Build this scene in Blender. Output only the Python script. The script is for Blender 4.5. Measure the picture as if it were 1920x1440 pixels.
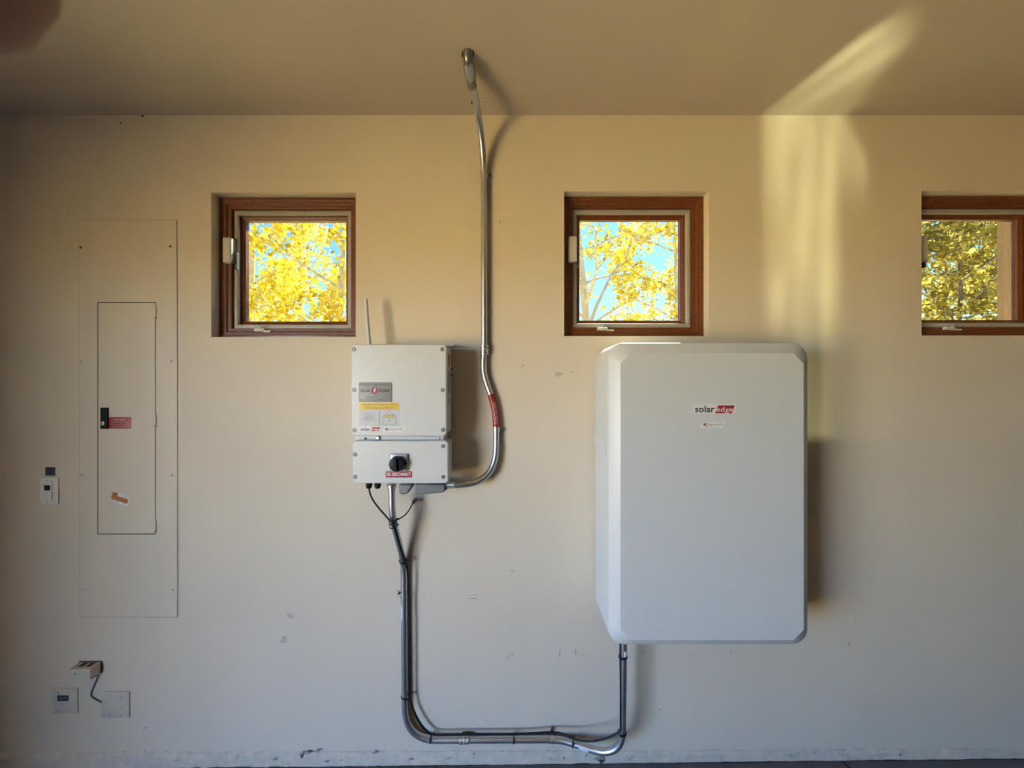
import bpy, math, random
import numpy as np
from mathutils import Vector, noise as mnoise

for o in list(bpy.data.objects):
    bpy.data.objects.remove(o, do_unlink=True)

sc = bpy.context.scene
COL = sc.collection
PI = math.pi
F = 690.0          # focal length in pixels of the 1920 wide frame
D = 1.70           # distance of the camera from the long wall
ZC = 1.747         # height of the lens above the floor below it
SENS = 36.0

# ------------------------------------------------------------------ camera
cam_d = bpy.data.cameras.new('camera')
cam = bpy.data.objects.new('camera', cam_d)
COL.objects.link(cam)
cam.location = (0, -D, ZC)
cam.rotation_euler = (PI / 2, 0, 0)
cam_d.sensor_width = SENS
cam_d.sensor_fit = 'HORIZONTAL'
cam_d.lens = F / 1920.0 * SENS
cam_d.clip_start = 0.004
cam_d.clip_end = 500
cam_d.dof.use_dof = True
cam_d.dof.focus_distance = 1.65
cam_d.dof.aperture_fstop = 16
sc.camera = cam

# ------------------------------------------------------------------ world, sun, exposure
sc.view_settings.view_transform = 'Standard'
sc.view_settings.look = 'None'
sc.view_settings.gamma = 1.0
sc.view_settings.use_curve_mapping = False
sc.view_settings.exposure = 1.58
sc.cycles.use_denoising = True
sc.cycles.diffuse_bounces = 6
sc.cycles.transparent_max_bounces = 24
sc.cycles.sample_clamp_indirect = 8.0
sc.cycles.caustics_reflective = False
sc.cycles.caustics_refractive = False

SKY_STRENGTH = 1.1
SUN_STRENGTH = 70.0
world = bpy.data.worlds.new('sky')
sc.world = world
world.use_nodes = True
nt = world.node_tree
nt.nodes.clear()
wo = nt.nodes.new('ShaderNodeOutputWorld')
bg = nt.nodes.new('ShaderNodeBackground')
sky = nt.nodes.new('ShaderNodeTexSky')
sky.sky_type = 'NISHITA'
sky.sun_disc = False
sky.sun_elevation = math.radians(42)
sky.sun_rotation = math.radians(23)
sky.altitude = 1800
sky.ozone_density = 3.0
sky.dust_density = 0.3
tint = nt.nodes.new('ShaderNodeMix')
tint.data_type = 'RGBA'; tint.blend_type = 'MULTIPLY'
tint.inputs['Factor'].default_value = 1
tint.inputs['B'].default_value = (.80, .97, 1.26, 1)
nt.links.new(sky.outputs[0], tint.inputs['A'])
nt.links.new(tint.outputs['Result'], bg.inputs['Color'])
bg.inputs['Strength'].default_value = SKY_STRENGTH
nt.links.new(bg.outputs[0], wo.inputs[0])

sun_d = bpy.data.lights.new('sun', 'SUN')
sun = bpy.data.objects.new('sun', sun_d)
COL.objects.link(sun)
sun_d.energy = SUN_STRENGTH
sun_d.angle = math.radians(0.6)
sun_d.color = (1.0, 0.90, 0.70)
SUNDIR = Vector((0.28, 0.66, 0.66)).normalized()
sun.rotation_euler = (-SUNDIR).to_track_quat('-Z', 'Y').to_euler()
sun.location = (10, 10, 12)

DOOR_Y0, DOOR_Y1, DOOR_H = -2.0, -4.1, 2.28     # the open garage door in the left wall
XL, XR, YB = -2.55, 4.6, -6.4
HC = 504 * D / F + ZC                               # ceiling height
# daylight guide at the open garage door (samples the sky, gives no light itself)
pd = bpy.data.lights.new('door_daylight', 'AREA')
pd.shape = 'RECTANGLE'
pd.size = abs(DOOR_Y1 - DOOR_Y0)
pd.size_y = DOOR_H
po = bpy.data.objects.new('door_daylight', pd)
COL.objects.link(po)
po.location = (XL - 0.05, (DOOR_Y0 + DOOR_Y1) / 2, DOOR_H / 2)
po.rotation_euler = Vector((1, 0, 0)).to_track_quat('-Z', 'Z').to_euler()
pd.cycles.is_portal = True

# ------------------------------------------------------------------ helpers
def P(x, y, d=0.0):
    """point seen at pixel (x, y) that stands d metres in front of the long wall"""
    s = (D - d) / F
    return Vector(((x - 960) * s, -d, ZC + (720 - y) * s))

_org = {}

def tag(o, label=None, cat=None, group=None, kind=None):
    if label: o['label'] = label
    if cat: o['category'] = cat
    if group: o['group'] = group
    if kind: o['kind'] = kind
    return o

def thing(name, label, cat, loc, group=None, kind=None):
    o = bpy.data.objects.new(name, None)
    o.empty_display_size = 0.05
    COL.objects.link(o)
    o.location = loc
    _org[o.name] = Vector(loc)
    return tag(o, label, cat, group, kind)

class M:
    def __init__(s):
        s.v, s.f = [], []
    def add(s, vs, fs):
        n = len(s.v)
        s.v += [tuple(v) for v in vs]
        s.f += [tuple(i + n for i in f) for f in fs]
        return s
    def box(s, x0, x1, y0, y1, z0, z1):
        if x0 > x1: x0, x1 = x1, x0
        if y0 > y1: y0, y1 = y1, y0
        if z0 > z1: z0, z1 = z1, z0
        v = [(x0, y0, z0), (x1, y0, z0), (x1, y1, z0), (x0, y1, z0),
             (x0, y0, z1), (x1, y0, z1), (x1, y1, z1), (x0, y1, z1)]
        return s.add(v, [(0, 3, 2, 1), (4, 5, 6, 7), (0, 1, 5, 4), (1, 2, 6, 5), (2, 3, 7, 6), (3, 0, 4, 7)])
    def loft(s, rings, cap0=True, cap1=True, closed=False):
        n = len(rings[0]); vs = [p for r in rings for p in r]; fs = []
        m = len(rings)
        for a in range(m if closed else m - 1):
            b = (a + 1) % m
            for i in range(n):
                j = (i + 1) % n
                fs.append((a * n + i, a * n + j, b * n + j, b * n + i))
        if not closed:
            if cap0: fs.append(tuple(range(n - 1, -1, -1)))
            if cap1: fs.append(tuple((m - 1) * n + i for i in range(n)))
        return s.add(vs, fs)
    def cyl(s, c, axis, r, h, n=24, prof=None):
        """cylinder or lathe round axis from c; prof = [(radius, height)]"""
        c = Vector(c); ax = Vector(axis).normalized()
        u = ax.orthogonal().normalized(); w = ax.cross(u)
        prof = prof or [(r, 0), (r, h)]
        rings = []
        for (rr, hh) in prof:
            rings.append([c + ax * hh + (u * math.cos(2 * PI * i / n) + w * math.sin(2 * PI * i / n)) * rr for i in range(n)])
        return s.loft(rings)
    def tube(s, pts, r, n=14, caps=True):
        pts = [Vector(p) for p in pts]
        rad = r if isinstance(r, (list, tuple)) else [r] * len(pts)
        t0 = (pts[1] - pts[0]).normalized(); u = t0.orthogonal().normalized(); rings = []
        for i, p in enumerate(pts):
            t = (pts[min(i + 1, len(pts) - 1)] - pts[max(i - 1, 0)]).normalized()
            u = (u - t * u.dot(t)).normalized(); w = t.cross(u)
            rings.append([p + (u * math.cos(2 * PI * k / n) + w * math.sin(2 * PI * k / n)) * rad[i] for k in range(n)])
        return s.loft(rings, caps, caps)
    def build(s, name, mat, parent=None, smooth=35, label=None, bevel=0, **kw):
        return obj(name, s.v, s.f, mat, parent, smooth, label, bevel, **kw)

def obj(name, v, f, mat, parent=None, smooth=35, label=None, bevel=0, origin=None, fixn=True):
    import bmesh
    org = Vector((0, 0, 0))
    if parent is not None:
        org = _org[parent.name]
    elif origin is not None:
        org = Vector(origin)
    me = bpy.data.meshes.new(name)
    me.from_pydata([tuple(Vector(p) - org) for p in v], [], f)
    me.validate()
    if smooth is not None:
        bm = bmesh.new(); bm.from_mesh(me)
        if fixn: bmesh.ops.recalc_face_normals(bm, faces=bm.faces)
        lim = math.radians(smooth)
        for fc in bm.faces: fc.smooth = True
        for e in bm.edges:
            e.smooth = len(e.link_faces) == 2 and e.calc_face_angle(0) < lim
        bm.to_mesh(me); bm.free()
    for m in (mat if isinstance(mat, (list, tuple)) else [mat]):
        me.materials.append(m)
    o = bpy.data.objects.new(name, me)
    COL.objects.link(o)
    _org[o.name] = org
    if parent is not None: o.parent = parent
    else: o.location = org
    if bevel:
        b = o.modifiers.new('bevel', 'BEVEL'); b.width = bevel; b.segments = 2; b.limit_method = 'ANGLE'; b.angle_limit = math.radians(40)
        b.harden_normals = False
    if label: o['label'] = label
    return o

def path(spec, seg=14):
    """polyline with rounded corners; spec = [(Vector, cut length)]"""
    out = []
    for i, (p, c) in enumerate(spec):
        if i in (0, len(spec) - 1) or c <= 0:
            out.append(p.copy()); continue
        a = (spec[i - 1][0] - p); b = (spec[i + 1][0] - p)
        a = p + a.normalized() * min(c, a.length * .98); b = p + b.normalized() * min(c, b.length * .98)
        for k in range(seg + 1):
            t = k / seg
            out.append(a * (1 - t) ** 2 + p * 2 * t * (1 - t) + b * t * t)
    return out

def catmull(pts, n=8):
    out = []
    q = [pts[0]] + list(pts) + [pts[-1]]
    for i in range(1, len(q) - 2):
        p0, p1, p2, p3 = q[i - 1], q[i], q[i + 1], q[i + 2]
        for k in range(n):
            t = k / n
            out.append(0.5 * ((2 * p1) + (p2 - p0) * t + (2 * p0 - 5 * p1 + 4 * p2 - p3) * t * t + (3 * p1 - p0 - 3 * p2 + p3) * t ** 3))
    out.append(pts[-1].copy())
    return out

def rrect(cx, cz, w, h, r, y, seg=6):
    r = max(min(r, w / 2 - 1e-5, h / 2 - 1e-5), 1e-5)
    pts = []
    for (sx, sz, a0) in ((1, 1, 0), (-1, 1, 90), (-1, -1, 180), (1, -1, 270)):
        for k in range(seg + 1):
            a = math.radians(a0 + 90 * k / seg)
            pts.append(Vector((cx + sx * (w / 2 - r) + r * math.cos(a), y, cz + sz * (h / 2 - r) + r * math.sin(a))))
    return pts

def slab(m, x0, y0, x1, y1, d, r, prof, seg=6):
    """rounded plate whose face covers the pixel box at distance d; prof = [(inset, dist from wall)]"""
    a, b = P(x0, y0, d), P(x1, y1, d)
    cx, cz, w, h = (a.x + b.x) / 2, (a.z + b.z) / 2, b.x - a.x, a.z - b.z
    rings = [rrect(cx, cz, w - 2 * i, h - 2 * i, max(r - i, 1e-4), -dd, seg) for i, dd in prof]
    return m.loft(rings)

def plate(x0, y0, x1, y1, d0, d1, r, name, mat, parent=None, edge=0.0012, seg=5, **kw):
    m = M(); slab(m, x0, y0, x1, y1, d1, r, [(0, d0), (0, d1 - edge), (edge * .35, d1 - edge * .3), (edge, d1)], seg)
    return m.build(name, mat, parent, **kw)

def text(s, x, y, w, h, d, name, mat, parent, bold=0.0, rot=0.0, thick=0.00015, label=None, place=None):
    """lettering centred at pixel (x, y), w by h pixels, standing at distance d from the wall"""
    cu = bpy.data.curves.new('lettering', 'FONT')
    cu.body = s; cu.align_x = 'CENTER'; cu.size = 1; cu.offset = bold; cu.resolution_u = 3
    t = bpy.data.objects.new('lettering', cu)
    COL.objects.link(t)
    dg = bpy.context.evaluated_depsgraph_get(); dg.update()
    me0 = bpy.data.meshes.new_from_object(t.evaluated_get(dg))
    vs = [tuple(v.co) for v in me0.vertices]; fs = [tuple(p.vertices) for p in me0.polygons]
    bpy.data.objects.remove(t); bpy.data.curves.remove(cu); bpy.data.meshes.remove(me0)
    xs = [v[0] for v in vs]; ys = [v[1] for v in vs]
    sx = (max(xs) - min(xs)) or 1; sy = (max(ys) - min(ys)) or 1
    mx, my = (max(xs) + min(xs)) / 2, (max(ys) + min(ys)) / 2
    if place is not None:
        out = [place((v[0] - mx) / sx, (v[1] - my) / sy) for v in vs]
    else:
        k = (D - d) / F; c = P(x, y, d); cr, sr = math.cos(rot), math.sin(rot)
        out = []
        for v in vs:
            a, b = (v[0] - mx) / sx * w * k, (v[1] - my) / sy * h * k
            out.append((c.x + a * cr - b * sr, -d - thick, c.z + a * sr + b * cr))
    return obj(name, out, fs, mat, parent, None, label)

# ------------------------------------------------------------------ materials
def new_mat(name):
    m = bpy.data.materials.new(name); m.use_nodes = True
    n = m.node_tree; n.nodes.clear()
    out = n.nodes.new('ShaderNodeOutputMaterial'); b = n.nodes.new('ShaderNodeBsdfPrincipled')
    n.links.new(b.outputs[0], out.inputs[0])
    return m, n, b, out

def mat(name, col, rough=0.5, metal=0.0, var=0.04, scale=30, bump=0.0, bscale=200, spec=0.5, coat=0.0, bdist=0.001):
    m, n, b, out = new_mat(name)
    tc = n.nodes.new('ShaderNodeTexCoord')
    nz = n.nodes.new('ShaderNodeTexNoise'); nz.inputs['Scale'].default_value = scale; nz.inputs['Detail'].default_value = 4
    n.links.new(tc.outputs['Object'], nz.inputs['Vector'])
    cr = n.nodes.new('ShaderNodeValToRGB')
    e = cr.color_ramp.elements
    e[0].position = .3; e[1].position = .7
    e[0].color = tuple(max(c * (1 - var), 0) for c in col) + (1,)
    e[1].color = tuple(min(c * (1 + var), 1) for c in col) + (1,)
    n.links.new(nz.outputs['Fac'], cr.inputs[0]); n.links.new(cr.outputs[0], b.inputs['Base Color'])
    b.inputs['Roughness'].default_value = rough; b.inputs['Metallic'].default_value = metal
    b.inputs['Specular IOR Level'].default_value = spec
    if coat: b.inputs['Coat Weight'].default_value = coat
    if bump:
        nb = n.nodes.new('ShaderNodeTexNoise'); nb.inputs['Scale'].default_value = bscale; nb.inputs['Detail'].default_value = 3
        n.links.new(tc.outputs['Object'], nb.inputs['Vector'])
        bp = n.nodes.new('ShaderNodeBump'); bp.inputs['Strength'].default_value = bump; bp.inputs['Distance'].default_value = bdist
        n.links.new(nb.outputs['Fac'], bp.inputs['Height']); n.links.new(bp.outputs[0], b.inputs['Normal'])
    return m

def wall_mat(name, col, bump=0.25):
    """painted plasterboard: faint mottling, orange-peel bump, broad undulation, a few grubby smudges"""
    m, n, b, out = new_mat(name)
    tc = n.nodes.new('ShaderNodeTexCoord')
    def nz(s, d=4, r=.5):
        t = n.nodes.new('ShaderNodeTexNoise'); t.inputs['Scale'].default_value = s; t.inputs['Detail'].default_value = d
        t.inputs['Roughness'].default_value = r
        n.links.new(tc.outputs['Object'], t.inputs['Vector']); return t
    cr = n.nodes.new('ShaderNodeValToRGB'); e = cr.color_ramp.elements
    e[0].position = .35; e[1].position = .65
    e[0].color = tuple(c * .975 for c in col) + (1,); e[1].color = tuple(c * 1.02 for c in col) + (1,)
    n.links.new(nz(2.3).outputs['Fac'], cr.inputs[0])
    sm = n.nodes.new('ShaderNodeMapRange'); sm.inputs['From Min'].default_value = .70; sm.inputs['From Max'].default_value = .78
    sm.inputs['To Min'].default_value = 0; sm.inputs['To Max'].default_value = .22
    n.links.new(nz(9, 6, .7).outputs['Fac'], sm.inputs['Value'])
    mx = n.nodes.new('ShaderNodeMix'); mx.data_type = 'RGBA'
    n.links.new(sm.outputs[0], mx.inputs['Factor']); n.links.new(cr.outputs[0], mx.inputs['A'])
    mx.inputs['B'].default_value = (col[0] * .5, col[1] * .48, col[2] * .45, 1)
    n.links.new(mx.outputs['Result'], b.inputs['Base Color'])
    b.inputs['Roughness'].default_value = .62; b.inputs['Specular IOR Level'].default_value = .25
    ad = n.nodes.new('ShaderNodeMath'); ad.operation = 'MULTIPLY_ADD'; ad.inputs[1].default_value = 6.0
    n.links.new(nz(5, 2).outputs['Fac'], ad.inputs[0]); n.links.new(nz(170, 3).outputs['Fac'], ad.inputs[2])
    bp = n.nodes.new('ShaderNodeBump'); bp.inputs['Strength'].default_value = bump; bp.inputs['Distance'].default_value = .0007
    n.links.new(ad.outputs[0], bp.inputs['Height']); n.links.new(bp.outputs[0], b.inputs['Normal'])
    return m

def wood_mat(name, c0, c1):
    m, n, b, out = new_mat(name)
    tc = n.nodes.new('ShaderNodeTexCoord'); mp = n.nodes.new('ShaderNodeMapping'); mp.inputs['Scale'].default_value = (14, 60, 60)
    n.links.new(tc.outputs['Object'], mp.inputs[0])
    t = n.nodes.new('ShaderNodeTexNoise'); t.inputs['Scale'].default_value = 3; t.inputs['Detail'].default_value = 6
    n.links.new(mp.outputs[0], t.inputs['Vector'])
    cr = n.nodes.new('ShaderNodeValToRGB'); e = cr.color_ramp.elements
    e[0].position = .3; e[1].position = .7; e[0].color = c0 + (1,); e[1].color = c1 + (1,)
    n.links.new(t.outputs['Fac'], cr.inputs[0]); n.links.new(cr.outputs[0], b.inputs['Base Color'])
    b.inputs['Roughness'].default_value = .35
    return m

def leaf_mat(name, cols, scale=9):
    m, n, b, out = new_mat(name)
    n.nodes.remove(b)
    at = n.nodes.new('ShaderNodeAttribute'); at.attribute_name = 'tone'
    cr = n.nodes.new('ShaderNodeValToRGB'); el = cr.color_ramp.elements
    while len(el) < len(cols): el.new(.5)
    for i, c in enumerate(cols):
        el[i].position = i / (len(cols) - 1); el[i].color = c + (1,)
    n.links.new(at.outputs['Fac'], cr.inputs[0])
    df = n.nodes.new('ShaderNodeBsdfDiffuse'); tl = n.nodes.new('ShaderNodeBsdfTranslucent'); mx = n.nodes.new('ShaderNodeMixShader')
    mx.inputs[0].default_value = .5
    n.links.new(cr.outputs[0], df.inputs[0]); n.links.new(cr.outputs[0], tl.inputs[0])
    n.links.new(df.outputs[0], mx.inputs[1]); n.links.new(tl.outputs[0], mx.inputs[2]); n.links.new(mx.outputs[0], out.inputs[0])
    return m

def glass_mat(name, tint):
    m, n, b, out = new_mat(name)
    n.nodes.remove(b)
    tr = n.nodes.new('ShaderNodeBsdfTransparent'); tr.inputs[0].default_value = tint + (1,)
    gl = n.nodes.new('ShaderNodeBsdfGlossy'); gl.inputs['Roughness'].default_value = .02
    lw = n.nodes.new('ShaderNodeLayerWeight'); pw = n.nodes.new('ShaderNodeMath'); pw.operation = 'POWER'; pw.inputs[1].default_value = 4
    n.links.new(lw.outputs['Facing'], pw.inputs[0])
    fr = n.nodes.new('ShaderNodeMath'); fr.operation = 'MULTIPLY_ADD'; fr.inputs[1].default_value = .8; fr.inputs[2].default_value = .025
    n.links.new(pw.outputs[0], fr.inputs[0])
    mx = n.nodes.new('ShaderNodeMixShader')
    n.links.new(fr.outputs[0], mx.inputs[0]); n.links.new(tr.outputs[0], mx.inputs[1]); n.links.new(gl.outputs[0], mx.inputs[2])
    n.links.new(mx.outputs[0], out.inputs[0])
    return m

def galv_mat(name, col, rough):
    m, n, b, out = new_mat(name)
    tc = n.nodes.new('ShaderNodeTexCoord')
    t = n.nodes.new('ShaderNodeTexNoise'); t.inputs['Scale'].default_value = 12
    n.links.new(tc.outputs['Object'], t.inputs['Vector'])
    mr = n.nodes.new('ShaderNodeMapRange'); mr.inputs['To Min'].default_value = rough - .03; mr.inputs['To Max'].default_value = rough + .05
    n.links.new(t.outputs['Color'], mr.inputs['Value']); n.links.new(mr.outputs[0], b.inputs['Roughness'])
    b.inputs['Base Color'].default_value = col + (1,); b.inputs['Metallic'].default_value = 1
    return m

PAINT = (0.63, 0.555, 0.45)
m_wall = wall_mat('cream_paint', PAINT)
m_ceil = wall_mat('cream_ceiling_paint', tuple(c * .93 for c in PAINT), .3)
m_dim = wall_mat('dark_bounce_cut', (.10, .095, .085))  # for the unseen walls, coloured dark to cut bounced light
m_panel = mat('painted_steel', tuple(c * .97 for c in PAINT), .45, var=.02, scale=6, bump=.15, bscale=300, bdist=.0004)
m_gap = mat('dark_gap', (.035, .028, .022), .9)
m_wood = wood_mat('stained_wood', (.09, .022, .006), (.20, .058, .014))
m_alu = mat('taupe_window_aluminium', (.36, .33, .29), .45, var=.05)
m_handle = mat('stone_grey_handle', (.52, .50, .46), .4)
m_handle_d = mat('bronze_bracket', (.06, .05, .045), .45)
m_glass = glass_mat('window_glass', (.275, .30, .295))
m_stucco = mat('tan_stucco', (.52, .38, .22), .9, var=.12, scale=60, bump=.6, bscale=90, bdist=.004)
m_floor = mat('concrete_floor', (.11, .11, .115), .6, var=.22, scale=7, bump=.3, bscale=60)
m_joint = mat('floor_joint', (.02, .02, .02), .9)
m_inv = mat('white_powder_coat', (.58, .59, .59), .35, var=.01, bump=.10, bscale=500, bdist=.0003)
m_batt = mat('light_grey_plastic', (.56, .58, .59), .42, var=.01, bump=.08, bscale=500, bdist=.0003)
m_steel = galv_mat('galvanised_steel', (.60, .60, .61), .36)
m_steel_b = galv_mat('zinc_fitting', (.74, .74, .73), .33)
m_body = mat('grey_cast_metal', (.20, .21, .22), .38, metal=.55, var=.05)
m_elbow = mat('cast_zinc', (.27, .27, .265), .34, metal=.8)
m_cover = mat('dull_zinc_cover', (.42, .44, .50), .4, metal=.35)
m_black = mat('black_rubber', (.006, .006, .007), .55, spec=.3)
m_knob = mat('black_knob_plastic', (.004, .004, .004), .5, spec=.25)
m_switchpl = mat('silver_switch_plate', (.50, .51, .52), .35, metal=.4)
m_screw = mat('zinc_screw', (.16, .16, .16), .4, metal=.6)
m_screw_d = mat('dark_recess', (.02, .02, .02), .8)
m_red = mat('red_label', (.33, .028, .045), .45)
m_redpipe = mat('red_tape', (.30, .022, .012), .45)
m_white = mat('white_ink', (.80, .78, .72), .5)
m_pink = mat('faded_white_ink', (.55, .36, .36), .5)
m_ink = mat('black_ink', (.03, .032, .04), .5)
m_grey_ink = mat('grey_ink', (.22, .23, .26), .5)
m_plaq = mat('grey_brushed_plaque', (.30, .295, .28), .5, metal=.12, var=.08, scale=80)
m_plaq_e = mat('plaque_edge', (.14, .14, .14), .5)
m_yel = mat('yellow_label', (.72, .50, .03), .35)
m_yel_ink = mat('brown_ink', (.26, .16, .02), .5)
m_lab = mat('white_label', (.72, .73, .73), .4)
m_lab_g = mat('pale_grey_label', (.50, .52, .55), .35)
m_or = mat('orange_label', (.42, .13, .015), .5)
m_clear = mat('off_white_sticker', (.66, .67, .66), .4)
m_navy = mat('navy_label', (.018, .022, .045), .5)
m_blue = mat('flag_blue', (.03, .04, .10), .5)
m_cord = mat('grey_cord', (.09, .08, .075), .6, spec=.2)
m_plast = mat('ivory_plastic', (.54, .485, .40), .4)
m_plast_w = mat('white_switch_plastic', (.68, .66, .60), .35)
m_latch = mat('black_latch', (.004, .003, .003), .6, spec=.2)
m_brass = mat('lock_metal', (.42, .38, .30), .35, metal=.7)
m_rust = mat('rusty_stain', (.06, .035, .022), .9)
m_scuff = mat('pencil_grey_scuff', (.20, .19, .18), .8)
m_stain = mat('footing_stain', (.27, .26, .24), .85, var=.25, scale=60)
m_scuff_l = mat('faint_scuff', (.44, .40, .34), .8)
m_skin = mat('skin', (.17, .045, .018), .6, var=.05)
m_nail = mat('finger_nail', (.60, .36, .28), .3)
m_gravel = mat('tan_drive', (.58, .44, .19), .95, var=.15, scale=2, bump=.4, bscale=40)
m_bark = mat('pale_aspen_bark', (.62, .56, .42), .8, var=.25, scale=12, bump=.5, bscale=30)
m_twig = mat('brown_bark', (.22, .16, .11), .85, var=.2)
m_leaf = leaf_mat('golden_leaf', [(.52, .36, .02), (.80, .62, .03), (.86, .73, .07), (.88, .80, .28)])
m_leaf2 = leaf_mat('olive_gold_leaf', [(.20, .16, .05), (.44, .36, .07), (.64, .52, .10), (.78, .68, .26)])
m_hill = mat('hazy_hill', (.30, .32, .38), .9, var=.2, scale=.1)

# ------------------------------------------------------------------ the building shell
def struct(o, label, cat):
    return tag(o, label, cat, None, 'structure')

WIN = [(531.5, 496.5, 'leftmost'), (1193.5, 494.5, 'middle'), (1863.5, 493.5, 'rightmost')]
WH = 135.5 * D / F                      # half size of the plaster opening
WE = 137.5 * D / F                      # half size of the opening in the outer stucco
wc = [P(a, b, 0) for a, b, _ in WIN]

def holed(m, x0, x1, z0, z1, y0, y1, holes):
    """wall slab with square holes, front face at y0, back at y1, reveals round every hole"""
    xs = sorted({x0, x1} | {h[0] for h in holes} | {h[1] for h in holes})
    zs = sorted({z0, z1} | {h[2] for h in holes} | {h[3] for h in holes})
    inside = lambda x, z: any(h[0] < x < h[1] and h[2] < z < h[3] for h in holes)
    for y in (y0, y1):
        for i in range(len(xs) - 1):
            for j in range(len(zs) - 1):
                if not inside((xs[i] + xs[i + 1]) / 2, (zs[j] + zs[j + 1]) / 2):
                    m.add([(xs[i], y, zs[j]), (xs[i + 1], y, zs[j]), (xs[i + 1], y, zs[j + 1]), (xs[i], y, zs[j + 1])], [(0, 1, 2, 3) if y == y0 else (3, 2, 1, 0)])
    for (a, b, c, e) in holes:
        for (p, q) in (((a, c), (b, c)), ((b, c), (b, e)), ((b, e), (a, e)), ((a, e), (a, c))):
            m.add([(p[0], y0, p[1]), (q[0], y0, q[1]), (q[0], y1, q[1]), (p[0], y1, p[1])], [(0, 1, 2, 3)])
    for (p, q) in (((x0, z0), (x1, z0)), ((x1, z0), (x1, z1)), ((x1, z1), (x0, z1)), ((x0, z1), (x0, z0))):
        m.add([(p[0], y0, p[1]), (q[0], y0, q[1]), (q[0], y1, q[1]), (p[0], y1, p[1])], [(0, 1, 2, 3)])
    return m

INNER = 0.125
OUTER = 0.245
m = holed(M(), XL - .15, XR + .15, -.12, HC + .02, 0, INNER, [(c.x - WH, c.x + WH, c.z - WH, c.z + WH) for c in wc])
wall_back = struct(m.build('wall_back', m_wall, smooth=None), 'long cream painted garage wall that carries the boxes and windows', 'wall')
m = holed(M(), XL - .15, XR + .15, -.12, HC + .3, INNER + .001, OUTER, [(c.x - WE, c.x + WE, c.z - WE, c.z + WE) for c in wc])
struct(m.build('wall_outside', m_stucco, smooth=None), 'rough tan stucco outer face seen beyond the window glass', 'wall')

# floor: falls gently towards the open door at the left
def floor_z(x):
    return ZC - (1430.5 - 0.012 * (x * F / D) - 720) * D / F
m = M()
m.add([(XL - .1, .01, floor_z(XL)), (XR + .1, .01, floor_z(XR)), (XR + .1, YB - .1, floor_z(XR)), (XL - .1, YB - .1, floor_z(XL)),
       (XL - .1, .01, -.3), (XR + .1, .01, -.3), (XR + .1, YB - .1, -.3), (XL - .1, YB - .1, -.3)],
      [(3, 2, 1, 0), (4, 5, 6, 7), (0, 1, 5, 4), (1, 2, 6, 5), (2, 3, 7, 6), (3, 0, 4, 7)])
floor_o = struct(m.build('floor', m_floor, smooth=None), 'grey concrete garage floor', 'floor')
jx = 615 * D / F
m = M(); zf = floor_z(jx) + .0008
m.add([(jx - .004, -.012, zf), (jx + .006, -.012, zf), (jx + .30, -1.4, zf + .0035), (jx + .288, -1.4, zf + .0035)], [(0, 1, 2, 3)])
m.build('floor_joint', m_joint, floor_o, smooth=None)
m = M().box(XL - .1, XR + .1, YB - .1, .02, HC, HC + .12)
ceil = struct(m.build('ceiling', m_ceil, smooth=None), 'flat cream painted garage ceiling', 'ceiling')
# left wall with the open garage door
m = M()
m.box(XL - .14, XL, DOOR_Y0, .0, -.12, HC)
m.box(XL - .14, XL, YB - .1, DOOR_Y1, -.12, HC)
m.box(XL - .14, XL, DOOR_Y1, DOOR_Y0, DOOR_H, HC)
struct(m.build('wall_left', m_wall, smooth=None), 'end wall with the open garage doorway', 'wall')
struct(M().box(XL - 1.25, XL - .141, YB - .1, .6, 2.62, 2.78).build('sky_block_eave', m_stucco, smooth=None), 'unseen eave added above the garage doorway to block high sky light', 'eave')  # unseen overhang, added to keep high sky light off the lower wall
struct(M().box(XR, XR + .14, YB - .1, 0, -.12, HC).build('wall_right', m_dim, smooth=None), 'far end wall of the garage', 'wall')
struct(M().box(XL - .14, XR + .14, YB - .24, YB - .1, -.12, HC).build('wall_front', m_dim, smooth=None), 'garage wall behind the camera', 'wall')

# concrete stem wall lip at the foot of the long wall
nx = 900
x0_, x1_ = XL, XR
verts = []; faces = []
rows = 7
for i in range(nx + 1):
    x = x0_ + (x1_ - x0_) * i / nx
    zt = ZC + (720 - 1407 + 0.004 * (x * F / D)) * D / F
    zb = floor_z(x)
    for j in range(rows):
        t = j / (rows - 1)
        z = zt + (zb - zt) * t
        n1 = mnoise.noise(Vector((x * 9, t * 2.0, 3))) + .5 * mnoise.noise(Vector((x * 40, t * 5, 7)))
        dpt = 0.0 if j == 0 else 0.0075 + .0022 * n1 + .001 * mnoise.noise(Vector((x * 120, t * 9, 2)))
        if j == rows - 1: z = zb - .01
        z += (.004 * mnoise.noise(Vector((x * 22, j, 1))) if j in (1,) else 0)
        if j == 1: z = zt - .006 + (z - (zt + (zb - zt) * t))
        verts.append((x, -max(dpt, .0004), z))
for i in range(nx):
    for j in range(rows - 1):
        a = i * rows + j
        faces.append((a, a + 1, a + rows + 1, a + rows))
m_curb = mat('painted_concrete', tuple(c * .93 for c in PAINT), .75, var=.10, scale=26, bump=.7, bscale=55, bdist=.003)
curb = struct(obj('baseboard_back', verts, faces, m_curb, None, 50), 'rough painted concrete footing strip along the floor', 'baseboard')
# gritty dark gap between footing and slab
rnd = random.Random(5)
m = M()
xx = XL + .01
while xx < XR - .05:
    L = rnd.uniform(.02, .09); h = rnd.uniform(.002, .0055) * (1.6 if xx < -1.1 else 1)
    z = floor_z(xx) - .001
    m.add([(xx, -.0115, z), (xx + L, -.0115, z), (xx + L * .8, -.0115, z + h), (xx + L * .45, -.0115, z + h * rnd.uniform(.7, 1.3)), (xx + L * .1, -.0115, z + h * .9)], [(0, 1, 2, 3, 4)])
    xx += L * rnd.uniform(.75, 1.0)
g = m.build('dirt_line', m_gap, curb, smooth=None)
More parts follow.
